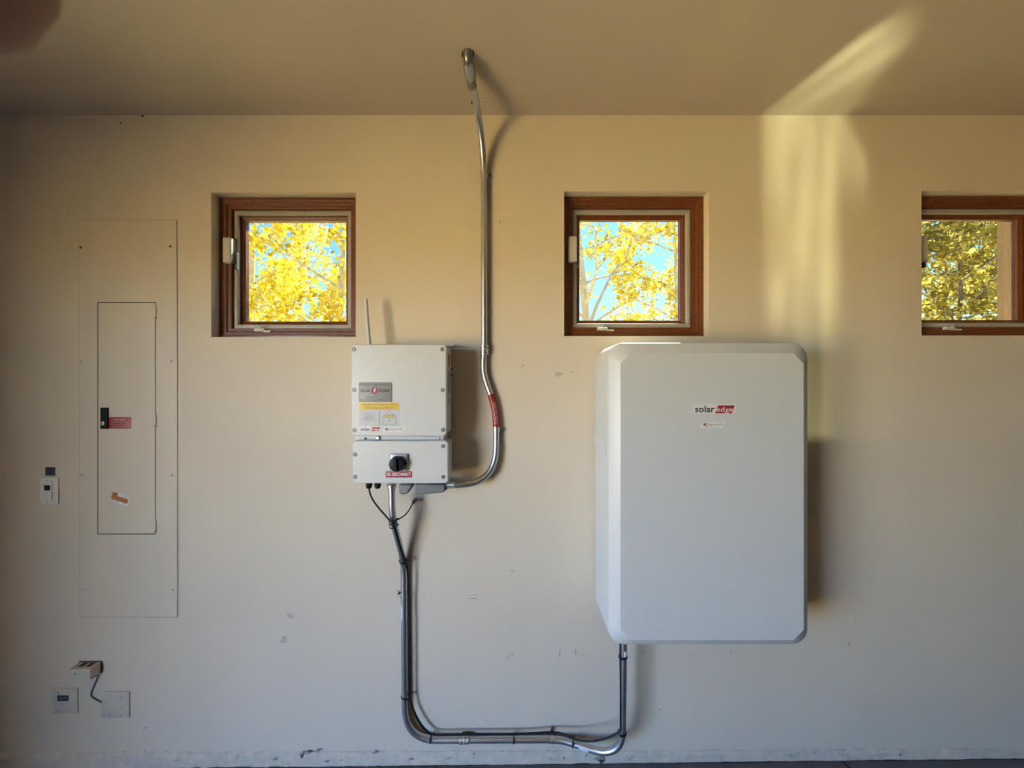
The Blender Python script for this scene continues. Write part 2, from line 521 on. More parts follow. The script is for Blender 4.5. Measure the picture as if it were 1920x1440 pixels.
# chips and stains on the footing
m = M()
def blotch(m, x, y, w, h, d=.0118, n=11, seed=0, dirt=1.0):
    r = random.Random(seed); c = P(x, y, d); k = (D - d) / F
    m.add([(c.x + math.cos(2 * PI * i / n) * w / 2 * k * r.uniform(.45, 1.1), -d, c.z + math.sin(2 * PI * i / n) * h / 2 * k * r.uniform(.4, 1.1)) for i in range(n)], [tuple(range(n))])
for i, (x, y, w, h) in enumerate([(565, 1416, 7, 12), (576, 1412, 26, 6), (595, 1409, 18, 5), (1126, 1423, 22, 12), (1130, 1428, 9, 8), (702, 1412, 9, 5), (888, 1414, 3, 6), (424, 1412, 3, 6),
                                   (445, 1419, 5, 4), (360, 1409, 4, 3), (272, 1407, 4, 4), (612, 1428, 10, 4), (640, 1425, 5, 3), (770, 1424, 12, 3), (840, 1423, 8, 2), (1057, 1422, 4, 5), (515, 1424, 8, 4)]):
    blotch(m, x, y, w, h, seed=i)
rq = random.Random(77)
for k in range(150):
    x = rq.uniform(200, 1900)
    if rq.random() < .55: blotch(m, x, 1407.5 - .004 * (x - 960) + rq.uniform(-1, 1.6), rq.uniform(3, 12), rq.uniform(.8, 1.8), seed=200 + k)
    else: blotch(m, x, 1430.5 - .012 * (x - 960) - rq.uniform(2, 12), rq.uniform(1.5, 7), rq.uniform(.8, 2.5), seed=200 + k)
m.build('stain', m_stain, curb, smooth=None)
m = M(); blotch(m, 1128, 1427, 12, 12, d=.0125, seed=44); blotch(m, 565, 1418, 4, 7, d=.0125, seed=4)
m.build('dark_stain', m_rust, curb, smooth=None)
# scuffs and pencil marks on the paint
m = M()
def stroke(m, x0, y0, x1, y1, w, d=.0006):
    a, b = P(x0, y0, d), P(x1, y1, d); t = (b - a).normalized(); nrm = Vector((-t.z, 0, t.x)) * w * D / F / 2
    c = (a + b) / 2 + nrm * .8
    m.add([a, c + nrm, b, c - nrm], [(0, 1, 2, 3)])
for s in [(952, 1240, 953, 1225, 1.3), (957, 1226, 960, 1221, 1.2), (959, 1232, 962, 1226, 1.8), (1049, 1234, 1051, 1215, 1.4), (1078, 1214, 1080, 1231, 1.6), (1083, 1230, 1086, 1231, 1.5),
          (1092, 1232, 1094, 1227, 1.4), (1097, 1230, 1099, 1228, 1.2), (875, 1122, 899, 1123, 1.0), (881, 1118, 883, 1115, 1), (887, 1118, 889, 1114, 1), (891, 1119, 893, 1113, 1),
          (936, 411, 937, 421, 1.8), (976, 690, 984, 683, 1.6), (1590, 1202, 1593, 1214, 1.8), (1604, 1165, 1606, 1158, 1.3), (1236, 1331, 1239, 1331, 3), (1070, 697, 1078, 699, 1.2),
          (264, 73, 275, 84, .1), (1035, 1402, 1037, 1396, 1), (338, 1364, 339, 1367, 2), (700, 1305, 702, 1302, 1), (440, 1252, 443, 1249, 1), (616, 1076, 618, 1077, 2), (914, 1342, 915, 1360, .8)]:
    stroke(m, *s)
m.build('scuff_mark', m_scuff, wall_back, smooth=None)
m = M()
for i, (x, y, w, h) in enumerate([(545, 1155, 22, 12), (532, 1200, 16, 22), (1047, 702, 18, 12), (1206, 1223, 12, 3), (272, 1365, 12, 6), (960, 1070, 14, 5), (1370, 1222, 5, 8), (852, 664, 9, 3), (1300, 1230, 6, 4)]):
    blotch(m, x, y, w, h, d=.0004, seed=i + 60)
m.build('smudge', m_scuff_l, wall_back, smooth=None)
for (x, y, r) in ((267, 217.5, 2.2), (226, 231, 1.3)):
    M().cyl(P(x, y, .0), (0, -1, 0), r * D / F, .0008, 10).build('nail_hole', m_gap, wall_back)

# ------------------------------------------------------------------ windows
def ring_profile(m, cx, cz, prof):
    """square frame: prof = closed loop of (half size, y)"""
    rings = []
    for sx, sz in ((-1, -1), (1, -1), (1, 1), (-1, 1)):
        rings.append([Vector((cx + sx * h, y, cz + sz * h)) for h, y in prof])
    return m.loft(rings, closed=True)

def window(i):
    c = wc[i]; k = D / F
    place = ['beside the upper white box', 'above the large grey cabinet', 'cut by the edge of the view'][i]
    root = thing('window_%d' % (i + 1), 'square casement window with red-brown wooden frame, ' + place, 'window', (c.x, INNER, c.z - WH), kind='structure')
    H = WH
    m = ring_profile(M(), c.x, c.z, [(H, .046), (H - .014, .044), (H - .016, .048), (H - .030, .050), (H - .033, .057), (H - .048, .059), (H - .048, INNER - .002), (H, INNER - .002)])
    fr = m.build('window_frame', m_wood, root, smooth=20, bevel=.001)
    m = ring_profile(M(), c.x, c.z, [(H - .0485, .074), (H - .052, .072), (H - .066, .072), (H - .070, .075), (H - .070, .088), (H - .0485, .088)])
    m.build('screen_frame', m_alu, root, smooth=20, bevel=.0008)
    m = ring_profile(M(), c.x, c.z, [(H - .0485, .092), (H - .073, .092), (H - .0885, .100), (H - .0885, .121), (H - .0485, .121)])
    m.build('sash', m_wood, root, smooth=20)
    m = ring_profile(M(), c.x, c.z, [(H - .0890, .124), (H - .100, .126), (H - .100, .134), (H - .0795, .134), (H - .0795, .124)])
    g = H - .088
    M().box(c.x - g, c.x + g, .108, .112, c.z - g, c.z + g).build('pane', m_glass, root, smooth=None)
    # tall locking handle on the left jamb
    hx, hz = c.x - 117 * k, c.z + 33 * k
    m = M(); m.loft([rrect(hx, hz, .040 - 2 * a, .120 - 2 * a, .006, y, 4) for a, y in ((0, .056), (0, .036), (.004, .031))])
    lk = m.build('lock_handle', m_handle, root)
    M().box(hx + .022, hx + .034, .052, .068, hz - .085, hz - .005).build('lock_plate', m_handle_d, root, bevel=.001)
    M().box(hx + .012, hx + .027, .040, .052, hz - .062, hz - .050).build('lock_lever', m_handle_d, root, bevel=.001)
    # folded crank on the sill
    cx, cz = c.x - 64 * k, c.z - 117 * k
    m = M(); m.loft([rrect(cx + .012, cz - .006, .050 - 2 * a, .014 - a, .004, y, 3) for a, y in ((0, .060), (0, .048), (.002, .045))])
    ck = m.build('crank_base', m_handle, root)
    pts = [Vector((cx + .018, .044, cz - .002)), Vector((cx + .012, .036, cz + .008)), Vector((cx - .015, .032, cz + .010)), Vector((cx - .045, .034, cz + .013))]
    M().tube(catmull(pts, 5), [.0045] * 11 + [.003] * 5, 8).build('crank_handle', m_handle, root)
    m = M(); m.loft([rrect(cx + .050, cz - .012, .034, .008, .002, y, 2) for y in (.060, .046)])
    m.build('crank_knob', m_handle, root)
    return root
for i in range(3): window(i)

# ------------------------------------------------------------------ grey battery cabinet
d1, d2 = .25, .276
XLB, XRB = P(1141, 0, d1).x, P(1516, 0, d1).x
ZTB, ZBB = P(0, 642, d1).z, P(0, 1210, d1).z
fx0, fx1, fz1, fz0 = P(1163.5, 0, d2).x, P(1507, 0, d2).x, P(0, 662.5, d2).z, P(0, 1200, d2).z
batt = thing('battery_cabinet', 'large light grey home battery cabinet with sloping edges, mounted below the middle window', 'battery', ((XLB + XRB) / 2, -.12, ZBB))
SEG = 8
def outer_ring(y, ins=0, r=.062):
    pts = rrect((XLB + XRB) / 2, (ZTB + ZBB) / 2, XRB - XLB - 2 * ins, ZTB - ZBB - 2 * ins, r, y, SEG); return pts
def cut_ring(y):
    c = .040; pts = []
    for (x, z, a, b) in ((fx1, fz1, (0, -c), (-c, 0)), (fx0, fz1, (c, 0), (0, -c)), (fx0, fz0, (0, c), (c, 0)), (fx1, fz0, (-c, 0), (0, c))):
        for k in range(SEG + 1):
            t = k / SEG
            pts.append(Vector((x + a[0] * (1 - t) + b[0] * t, y, z + a[1] * (1 - t) + b[1] * t)))
    return pts
m = M()
m.loft([outer_ring(-.012, .03), outer_ring(-.02, .03), outer_ring(-.022, .0), outer_ring(-.236), outer_ring(-.245, .0012), outer_ring(-d1, .0045), cut_ring(-d2)])
shell = m.build('shell', m_batt, batt, smooth=22)
a = P(1177, 686, .1)
# recessed panel line on its left flank
def flank(m, y0, y1, z0, z1, r, th, n=6):
    loop = []
    for (cy, cz, a0) in ((y0 + r, z1 - r, 90), (y0 + r, z0 + r, 180)):
        for k in range(n + 1):
            a = math.radians(a0 + 90 * k / n); loop.append((cy + r * math.cos(a), cz + r * math.sin(a)))
    loop += [(y1, z0), (y1, z1)]
    m.loft([[Vector((XLB - dx, y, z)) for y, z in loop] for dx in (-.004, th)])
zt, zb = P(0, 684, .2).z, P(0, 858, .2).z
m = M(); flank(m, -.222, -.05, zb, zt, .03, .0022); m.build('side_cover', m_batt, batt)
m = M()
m.box(XLB - .006, XLB, -.045, -.03, P(0, 704, .03).z, P(0, 722, .03).z)
m.build('side_clip', m_batt, batt, bevel=.001)
m = M(); m.box(XLB - .006, XLB, -.045, -.03, P(0, 812, .03).z, P(0, 830, .03).z); m.build('side_clip', m_batt, batt, bevel=.001)
M().box(XLB + .06, XRB - .06, -.02, -.001, ZBB + .10, ZTB - .10).build('wall_bracket', m_body, batt)

def quad(pts, d, name, mt, parent, th=.0003, **kw):
    m = M(); m.loft([[P(x, y, d) + Vector((0, .0002, 0)) for x, y in pts], [P(x, y, d) + Vector((0, -th, 0)) for x, y in pts]])
    return m.build(name, mt, parent, smooth=None, **kw)

def brand_sticker(parent, d, ox, oy, s, tag_w):
    """solar + red slanted edge sticker; (ox, oy) top-left pixel, s pixels per unit (1 = full width of the large one / 76)"""
    X = lambda u: ox + u * s
    Y = lambda v: oy + v * s
    st = quad([(X(-5), Y(17)), (X(-3), Y(2)), (X(-1), Y(0)), (X(79), Y(-2)), (X(75), Y(15)), (X(72), Y(17))][::-1], d, 'logo_sticker', m_clear, parent)
    quad([(X(38), Y(16)), (X(43), Y(3)), (X(45), Y(1)), (X(75), Y(1)), (X(70), Y(16))][::-1], d, 'red_patch', m_red, st, th=.0006)
    text('solar', X(19), Y(8.0), 37 * s, 12.5 * s, d, 'lettering', m_ink, st, bold=.018, thick=.0006)
    text('edge', X(56), Y(10), 31 * s, 12 * s, d, 'lettering', m_white, st, bold=.0, thick=.0009)
    return st

def flag_sticker(parent, d, ox, oy, s):
    X = lambda u: ox + u * s
    Y = lambda v: oy + v * s
    st = quad([(X(-6), Y(8.5)), (X(-3), Y(-2)), (X(-1), Y(-3)), (X(41), Y(-3)), (X(37), Y(8)), (X(35), Y(8.5))][::-1], d, 'origin_sticker', m_clear, parent)
    quad([(X(0), Y(0)), (X(8), Y(0)), (X(8), Y(5.5)), (X(0), Y(5.5))][::-1], d, 'flag_field', m_white, st, th=.0005)
    m = M()
    for k in range(4):
        a, b = P(X(0), Y(k * 1.55), d + .0006), P(X(8), Y(k * 1.55 + .8), d + .0006)
        m.add([(a.x, a.y, a.z), (b.x, a.y, a.z), (b.x, a.y, b.z), (a.x, a.y, b.z)], [(0, 1, 2, 3)])
    m.build('flag_stripes', m_red, st, smooth=None)
    quad([(X(0), Y(0)), (X(3.6), Y(0)), (X(3.6), Y(3)), (X(0), Y(3))][::-1], d, 'flag_canton', m_blue, st, th=.0009)
    text('Made in the USA', X(22), Y(1.8), 25 * s, 3.4 * s, d, 'lettering', m_ink, st, thick=.0006)
    text('from global materials', X(16.5), Y(5.2), 14 * s, 1.6 * s, d, 'lettering', m_grey_ink, st, thick=.0006)
    return st
brand_sticker(batt, d2, 1302.5, 759, 1.0, 0)
flag_sticker(batt, d2, 1319, 794, 1.0)

# ------------------------------------------------------------------ white inverter
dI = .17
inv = thing('solar_inverter', 'white wall-mounted solar inverter with stickers, short antenna and black rotary switch', 'inverter', P(748, 907, .08))
m = M(); slab(m, 658, 645, 838, 818, dI, .020, [(.006, .045), (.002, .052), (.002, .150), (.006, .151), (.006, .153)]); m.build('housing', m_inv, inv)
m = M(); slab(m, 658, 645, 838, 818, dI, .020, [(.0, .154), (0, .163), (.0015, .1675), (.005, dI)]); ucov = m.build('cover', m_inv, inv)
m = M(); slab(m, 680, 668, 818, 795, .05, .01, [(0, .008), (0, .05)]); m.build('heat_sink', m_body, inv)
a = P(853, 645, .03)
M().box(P(700, 0, .03).x, a.x, -.055, -.004, P(0, 650, .03).z, P(0, 646.5, .03).z).build('mounting_bracket', m_inv, inv)
for zz in (690, 700):
    M().cyl((P(838, 0, dI).x - .002, -.062, P(0, zz + 2, .06).z), (1, 0, 0), .004, .006, 10).build('side_screw', m_rust, inv)
# neck between both boxes
m = M(); slab(m, 666, 814, 832, 830, .145, .004, [(0, .06), (0, .143), (.002, .145)]); m.build('neck', m_inv, inv)
m = M(); slab(m, 717, 819.8, 824, 824.3, .150, .003, [(0, .14), (0, .149), (.001, .150)]); m.build('neck_rib', m_inv, inv)
M().cyl(P(685.5, 822, .145), (0, -1, 0), .0045, .003, 12).build('neck_screw', m_rust, inv)
m = M(); m.cyl(P(709, 821, .147), (0, -1, 0), 0, 0, 6, [(.009, 0), (.009, .004), (.006, .007)]); m.build('neck_bolt', m_steel, inv)
m = M(); slab(m, 660, 826, 841, 907, dI, .018, [(.005, .06), (.003, .066), (.003, .150), (.006, .151), (.006, .154)]); m.build('lower_housing', m_inv, inv)
m = M(); slab(m, 660, 826, 841, 907, dI, .018, [(.0, .155), (0, .163), (.0015, .1675), (.005, dI)]); lcov = m.build('lower_cover', m_inv, inv)
def torx(x, y, d, parent, r=3.7):
    s = (D - d) / F; c = P(x, y, d)
    sc_ = M().cyl(c + Vector((0, .002, 0)), (0, -1, 0), 0, 0, 18, [(r * s, 0), (r * s, .0032), (r * s * .75, .0040), (r * s * .72, .0030)]).build('screw', m_screw, parent)
    M().cyl(c + Vector((0, -.0012, 0)), (0, -1, 0), .0022, .0008, 6).build('screw_pin', m_lab, parent)
    return sc_
for (x, y) in ((663.5, 655), (829, 655), (664, 731), (830, 731), (664.5, 807), (830.5, 806)):
    s_ = torx(x, y, dI, ucov)
for (x, y) in ((665.5, 852), (830.5, 836.5), (666, 894), (831, 894)):
    torx(x, y, dI, lcov)
# bright centres of the screws
# antenna
pa = [P(692.5, 648, .09), P(692, 640, .09), P(689.5, 612, .088), P(686, 561, .085)]
m = M(); m.tube(catmull(pa, 5), [.0088] * 6 + [.0085] * 5 + [.0075] * 4 + [.0068], 14); m.build('antenna', m_inv, inv)
# grey installer plaque
pq = plate(673, 717, 735, 753.5, dI - .001, dI + .0012, .005, 'plaque', m_plaq_e, inv, edge=.0003, label='grey engraved metal plaque with red lightning logo')
plate(674, 718, 734, 752.5, dI, dI + .0014, .005, 'plaque_face', m_plaq, pq, edge=.0001)
dq = dI + .0016
text('PV System Proudly Installed By:', 703.5, 721.7, 56, 3.6, dq, 'lettering', m_ink, pq, bold=.004)
text('SOLAR', 685, 732.6, 18.5, 5.4, dq, 'lettering', m_ink, pq, bold=.02)
text('WORKS', 720.5, 732.6, 21, 5.4, dq, 'lettering', m_ink, pq, bold=.02)
text('505.545.2971', 697.5, 744.6, 19.5, 3.0, dq, 'lettering', m_ink, pq, bold=.004)
text('https://solarworksenergy.com', 697.3, 749.6, 45, 2.8, dq, 'lettering', m_ink, pq, bold=.004)
M().cyl(P(702.3, 732.6, dq), (0, -1, 0), 6.5 * (D - dq) / F, .0003, 24).build('red_disc', m_red, pq)
quad([(704.9, 727.8), (702.6, 727.8), (700, 733.3), (702, 733.3), (700.9, 737.3), (704.6, 731.8), (702.9, 731.8)][::-1], dq + .0003, 'lightning_bolt', m_white, pq)
# yellow and grey shutdown label
yl = quad([(674, 755), (748.3, 755), (748.3, 798.5), (674, 798.5)][::-1], dI, 'shutdown_label', m_lab_g, inv, th=.0005, label='yellow and pale grey rapid shutdown label')
quad([(674, 755), (748.3, 755), (748.3, 768.8), (674, 768.8)][::-1], dI + .0004, 'yellow_band', m_yel, yl)
text('SOLAR PV SYSTEM EQUIPPED', 711.5, 759.3, 67, 4.7, dI + .0008, 'lettering', m_yel_ink, yl)
text('WITH RAPID SHUTDOWN', 711.5, 765.0, 57, 4.7, dI + .0008, 'lettering', m_yel_ink, yl)
for k, (s_, w) in enumerate([('TURN RAPID SHUTDOWN', 22), ('SWITCH TO THE', 15), ('OFF POSITION TO SHUT', 21), ('DOWN PV SYSTEM AND', 21), ('REDUCE SHOCK HAZARD', 23), ('IN ARRAY', 9)]):
    text(s_, 692.5, 777.3 + k * 2.3, w, 1.5, dI + .0008, 'lettering', m_grey_ink, yl)
quad([(710.8, 769), (711.8, 769), (711.8, 798), (710.8, 798)][::-1], dI + .0004, 'divider_line', m_yel_ink, yl)
def outline(ptsl, w, d, name, mt, parent):
    m = M()
    for a, b in zip(ptsl[:-1], ptsl[1:]):
        A, B = P(*a, d), P(*b, d); t = (B - A).normalized(); nn = Vector((-t.z, 0, t.x)) * w * (D - d) / F / 2
        m.add([A + nn, B + nn, B - nn, A - nn], [(0, 1, 2, 3)])
    return m.build(name, mt, parent, smooth=None)
outline([(718.5, 796.5), (718.5, 783), (716, 782.5), (730, 770), (744, 782.5), (741.5, 783), (741.5, 796.5), (718.5, 796.5)], .7, dI + .0009, 'house_drawing', m_grey_ink, yl)
quad([(722.3, 777.8), (737.8, 777.8), (737.8, 782.8), (722.3, 782.8)][::-1], dI + .0008, 'array_drawing', m_yel_ink, yl)
quad([(723.3, 778.6), (736.8, 778.6), (736.8, 782), (723.3, 782)][::-1], dI + .0010, 'array_drawing', m_yel, yl)
outline([(730, 783), (730, 786.5), (728.6, 787.5), (728.6, 790.5), (730, 791.5), (731.4, 790.5), (731.4, 787.5), (730, 786.5)], .6, dI + .0009, 'switch_drawing', m_grey_ink, yl)
brand_sticker(inv, dI, 676, 800.5, .50, 0)
flag_sticker(inv, dI, 722.5, 802.8, .92)
# labels on the right flank
xs = P(838, 0, dI).x - .0018
def side_lab(y0, y1, z0, z1, name, mt, lab=None):
    M().box(xs - .0004, xs + .0005, -y1, -y0, P(0, z1, .12).z, P(0, z0, .12).z).build(name, mt, inv, smooth=None, label=lab)
side_lab(.085, .128, 664, 688, 'side_label', m_or, 'orange warning label on the flank')
side_lab(.080, .130, 694, 738, 'side_label', m_plaq, 'grey rating label on the flank')
side_lab(.090, .120, 746, 757, 'side_label', m_plaq)
# rotary switch
swp = plate(730.5, 851, 763.5, 884, dI - .001, dI + .009, .004, 'switch_plate', m_switchpl, inv, edge=.002)
outline([(731.2, 884), (731.2, 851.6), (762.8, 851.6), (762.8, 884)], .9, dI + .0093, 'plate_edge', m_plaq_e, swp)
ck = P(746, 868.5, dI + .009); kr = .0315
m = M(); m.cyl(ck, (0, -1, 0), 0, 0, 40, [(kr * .98, 0), (kr, .006), (kr * .97, .020), (kr * .88, .027), (kr * .80, .028)])
kn = m.build('knob', m_knob, inv, label='round black rotary knob')
m = M(); m.loft([rrect(ck.x, ck.z, .012 - a, .052 - a, .005, y, 4) for a, y in ((0, ck.y - .027), (0, ck.y - .037), (.004, ck.y - .039))]); m.build('knob_grip', m_knob, kn)
M().box(ck.x + kr * .93, ck.x + kr + .006, ck.y - .012, ck.y - .001, ck.z - .004, ck.z + .006).build('lock_tab', m_knob, kn)
dl = plate(723, 883.6, 772.5, 895.5, dI - .001, dI + .001, .003, 'disconnect_label', m_red, inv, edge=.0003, label='red DC DISCONNECT label')
text('DC DISCONNECT', 748, 889.3, 45, 6.2, dI + .0012, 'lettering', m_white, dl, bold=.022)
m_emb = mat('raised_white', (.66, .67, .66), .4)
text('OFF', 748, 845.2, 12, 5.5, dI + .0008, 'embossed_lettering', m_emb, lcov)
text('ON', 718.5, 867, 8, 4.8, dI + .0008, 'embossed_lettering', m_emb, lcov)
text('SOLAREDGE', 807.5, 894.4, 30, 6, dI + .0008, 'embossed_lettering', m_emb, lcov)
# cable glands below
for x in (692, 708):
    c = P(x, 906, .12)
    m = M(); m.cyl(c, (0, 0, -1), 0, 0, 18, [(.0135, 0), (.0135, .012), (.0118, .016), (.0095, .0215), (.006, .022)])
    m.build('cable_gland', m_black, inv, label='black cable gland')

# ------------------------------------------------------------------ conduit bodies under the inverter
def prism_px(pts, d0, d1, name, mt, parent, bevel=.003):
    m = M()
    dm = d1
    m.loft([[P(x, y, dm) * 1 + Vector((0, dm - dd, 0)) for x, y in pts] for dd in (d0, d1)])
    return m.build(name, mt, parent, bevel=bevel)
cb1 = thing('conduit_body', 'short grey conduit elbow body under the inverter beside the vertical pipe', 'conduit fitting', P(760, 927, .10), 'grey conduit bodies')
o = prism_px([(748, 908.5), (748, 924.5), (749.5, 926.8), (761, 927.2), (764.5, 925), (772.5, 913), (772.5, 908.5)][::-1], .075, .125, 'body', m_body, cb1, .006)
prism_px([(752, 906), (752, 909), (769, 909), (769, 906)][::-1], .08, .118, 'collar', m_body, cb1, .002)
M().cyl(P(756.5, 928.6, .10), (0, 0, 1), .0025, .004, 10).build('drain_screw', m_steel, cb1)
cb2 = thing('conduit_body', 'long grey sideways conduit body under the inverter, joined to the rising pipe', 'conduit fitting', P(806, 927, .10), 'grey conduit bodies')
prism_px([(779, 908.3), (779, 925), (781.5, 927.6), (790, 927.8), (831, 923.6), (834, 921.5), (834, 908.3)][::-1], .070, .122, 'body', m_body, cb2, .006)
prism_px([(789, 906), (789, 909), (806, 909), (806, 906)][::-1], .08, .116, 'collar', m_body, cb2, .002)
prism_px([(833, 901.5), (833, 919.5), (838.5, 918), (838.5, 902.5)][::-1], .078, .110, 'hub', m_body, cb2, .003)

# ------------------------------------------------------------------ conduits
R = .0141
def dirn(pts, i):
    return (pts[min(i + 1, len(pts) - 1)] - pts[max(i - 1, 0)]).normalized()
def band(pt, ax, prof, name, mt, parent, n=22, **kw):
    m = M(); h = prof[-1][1]
    m.cyl(Vector(pt) - Vector(ax).normalized() * h / 2, ax, 0, 0, n, prof); return m.build(name, mt, parent, **kw)
COUP = [(.0155, 0), (.0192, .001), (.0198, .005), (.0192, .010), (.0168, .012), (.0168, .017), (.0198, .019), (.0205, .0225), (.0198, .026), (.0168, .028), (.0168, .033), (.0192, .035), (.0198, .040), (.0192, .044), (.0155, .045)]
def near(pts, x, y):
    best = None
    for i, p in enumerate(pts):
        s = (D + p.y) / F
        q = ((p.x / s + 960 - x) ** 2 + (720 - (p.z - ZC) / s - y) ** 2)
        if best is None or q < best[0]: best = (q, i)
    return best[1]
def dense(pts, step=.008):
    out = [pts[0]]
    for a, b in zip(pts[:-1], pts[1:]):
        n = max(1, int((b - a).length / step))
        for k in range(1, n + 1): out.append(a.lerp(b, k / n))
    return out

up = thing('metal_conduit', 'galvanised conduit rising from the inverter up the wall to the ceiling', 'conduit', P(930, 806, .02))
dU = .021
upath = dense(path([(P(846, 909, .095), 0), (P(862, 909, .092), .02), (P(930, 907, .030), .17), (P(930.5, 800, dU), .02), (P(927.5, 760, dU), .06), (P(905.5, 700, dU), .05), (P(908, 656, dU), .0),
                    (P(907.5, 262, dU), .20), (P(884, 152, .245), 0)], 18))
M().tube(upath, R, 20).build('pipe', m_steel, up)
band(P(845.5, 908.5, .095), (1, 0, .02), [(.010, 0), (.0165, .001), (.0165, .008), (.0145, .009), (.0145, .013), (.0178, .014), (.0178, .022), (.0145, .024), (.0145, .027), (.0165, .028), (.0165, .036), (.014, .037)], 'compression_connector', m_steel_b, up)
band(P(908, 656, dU), (0, 0, 1), COUP, 'coupling', m_steel_b, up)
def strap(px, py, d, ax, side, parent, pts=None, tabd=None):
    """one-hole strap: a ring round the pipe and an ear with a screw"""
    c = P(px, py, d); ax = Vector(ax).normalized()
    m = M(); m.cyl(c - ax * .0075, ax, 0, 0, 22, [(R + .0004, 0), (R + .0024, .0004), (R + .0024, .0146), (R + .0004, .015)])
    s = m.build('strap', m_steel_b, parent)
    side = Vector(side).normalized()
    b = c + side * (R + .013); up_ = ax
    m = M()
    q0 = c + side * (R - .002); q1 = c + side * (R + .026)
    pts_ = []
    for yy in (-.0005, -.0045):
        pts_.append([Vector((q.x, yy, q.z)) + up_ * s_ for q, s_ in ((q0, -.0075), (q1, -.0075), (q1, .0075), (q0, .0075))])
    m.loft(pts_); m.build('strap_ear', m_steel_b, s)
    m = M(); q = c + side * (R + .014)
    m.cyl((q.x, -.004, q.z), (0, -1, 0), 0, 0, 6, [(.006, 0), (.006, .010), (.004, .014)]); m.build('strap_screw', m_screw, s)
    return s
strap(906.5, 325, dU, (0, 0, 1), (1, 0, -.1), up)
strap(930.5, 806, dU, (0, 0, 1), (1, 0, 0), up)
# ceiling elbow with oval cover plate
e0, e1, e2 = P(884.5, 156, .235), P(878, 112, .315), P(877.5, 95, .325)
ex = (e1 - e0)
m = M(); m.tube(catmull([e0, e0.lerp(e1, .35), e0.lerp(e1, .75), e1, Vector((e1.x, e1.y - .01, HC + .004))], 6), [.0165, .0175, .018, .0195, .020, .021, .0215, .022, .0225, .0225, .0225, .0225, .022, .0215, .021, .0205, .020, .020, .019, .019, .018, .018, .018, .018, .018], 20)
elb = thing('pull_elbow', 'zinc pull elbow with an oval cover where the conduit enters the ceiling', 'conduit fitting', (e1.x, e1.y, HC))
m.build('elbow_body', m_elbow, elb)
band(P(884.8, 158, .236), e1 - e0, [(.0150, 0), (.0185, .001), (.0185, .012), (.016, .014), (.016, .018), (.0175, .019), (.0175, .026), (.015, .027)], 'clamp_collar', m_elbow, elb)
cc = e0.lerp(e1, .62); nrm = Vector((0.05, -.62, -.78)).normalized(); tt = (ex - nrm * ex.dot(nrm)).normalized(); ss = tt.cross(nrm)
def oval(scale, off):
    return [cc + nrm * (.015 + off) + tt * (.037 * scale * math.cos(2 * PI * k / 24)) + ss * (.0165 * scale * math.sin(2 * PI * k / 24)) for k in range(24)]
M().loft([oval(1.0, 0), oval(1.05, .004), oval(1.0, .008), oval(.86, .0085), oval(.83, .0115), oval(.76, .0125)]).build('oval_cover', m_cover, elb)
sp = P(881.5, 148, .262)
M().cyl(sp, (-.1, -.7, -.7), 0, 0, 10, [(.0055, 0), (.0055, .006), (.004, .008)]).build('cover_screw', m_steel, elb)
# ragged cut in the ceiling round the elbow
m = M()
def ceil_pt(px, py):
    dist = (HC - ZC) * F / (720 - py)
    return Vector(((px - 960) * dist / F, -D + dist, HC - .0006))
m.add([ceil_pt(*p) for p in ((865.5, 107), (865.5, 97), (869, 95), (872, 90), (876, 91), (880, 90), (884, 93), (888.5, 95), (889.5, 101), (888.5, 107), (884, 110), (876, 112), (870, 109))], [tuple(range(13))])
m.add([ceil_pt(*p) for p in ((883, 194), (884, 188), (890, 187), (892, 190), (891, 196), (886, 195))], [tuple(range(6))])
m.build('cut_hole', m_rust, ceil, smooth=None)
M().cyl(ceil_pt(905, 191.5) + Vector((0, 0, 0)), (0, -.2, -1), .004, .008, 10).build('anchor_plug', m_lab, ceil)
# red warning wrap round the pipe
i0, i1 = near(upath, 925.5, 738), near(upath, 930.5, 800)
seg_ = upath[min(i0, i1):max(i0, i1) + 1]
wrap = M().tube(seg_, R + .0006, 24).build('warning_wrap', m_redpipe, up, label='red warning label wrapped round the pipe')
def on_pipe(s_, h, ang):
    L = len(seg_) - 1
    def f(u, v):
        t = (.5 + u * .58) * L        # reads upwards
        i = min(int(t), L - 1); p = seg_[i].lerp(seg_[i + 1], t - i); tg = (seg_[i + 1] - seg_[i]).normalized()
        if tg.z > 0: tg = -tg
        sd = tg.cross(Vector((0, -1, 0))).normalized()
        a = ang + v * h / R
        return p + (Vector((0, -1, 0)) * math.cos(a) + sd * math.sin(a)) * (R + .0010)
    return f
text('WARNING: PHOTOVOLTAIC', 0, 0, 0, 0, 0, 'lettering', m_pink, wrap, bold=.02, place=on_pipe(1, .008, .22))
text('POWER SOURCE', 0, 0, 0, 0, 0, 'lettering', m_pink, wrap, bold=.02, place=on_pipe(1, .008, -.5))

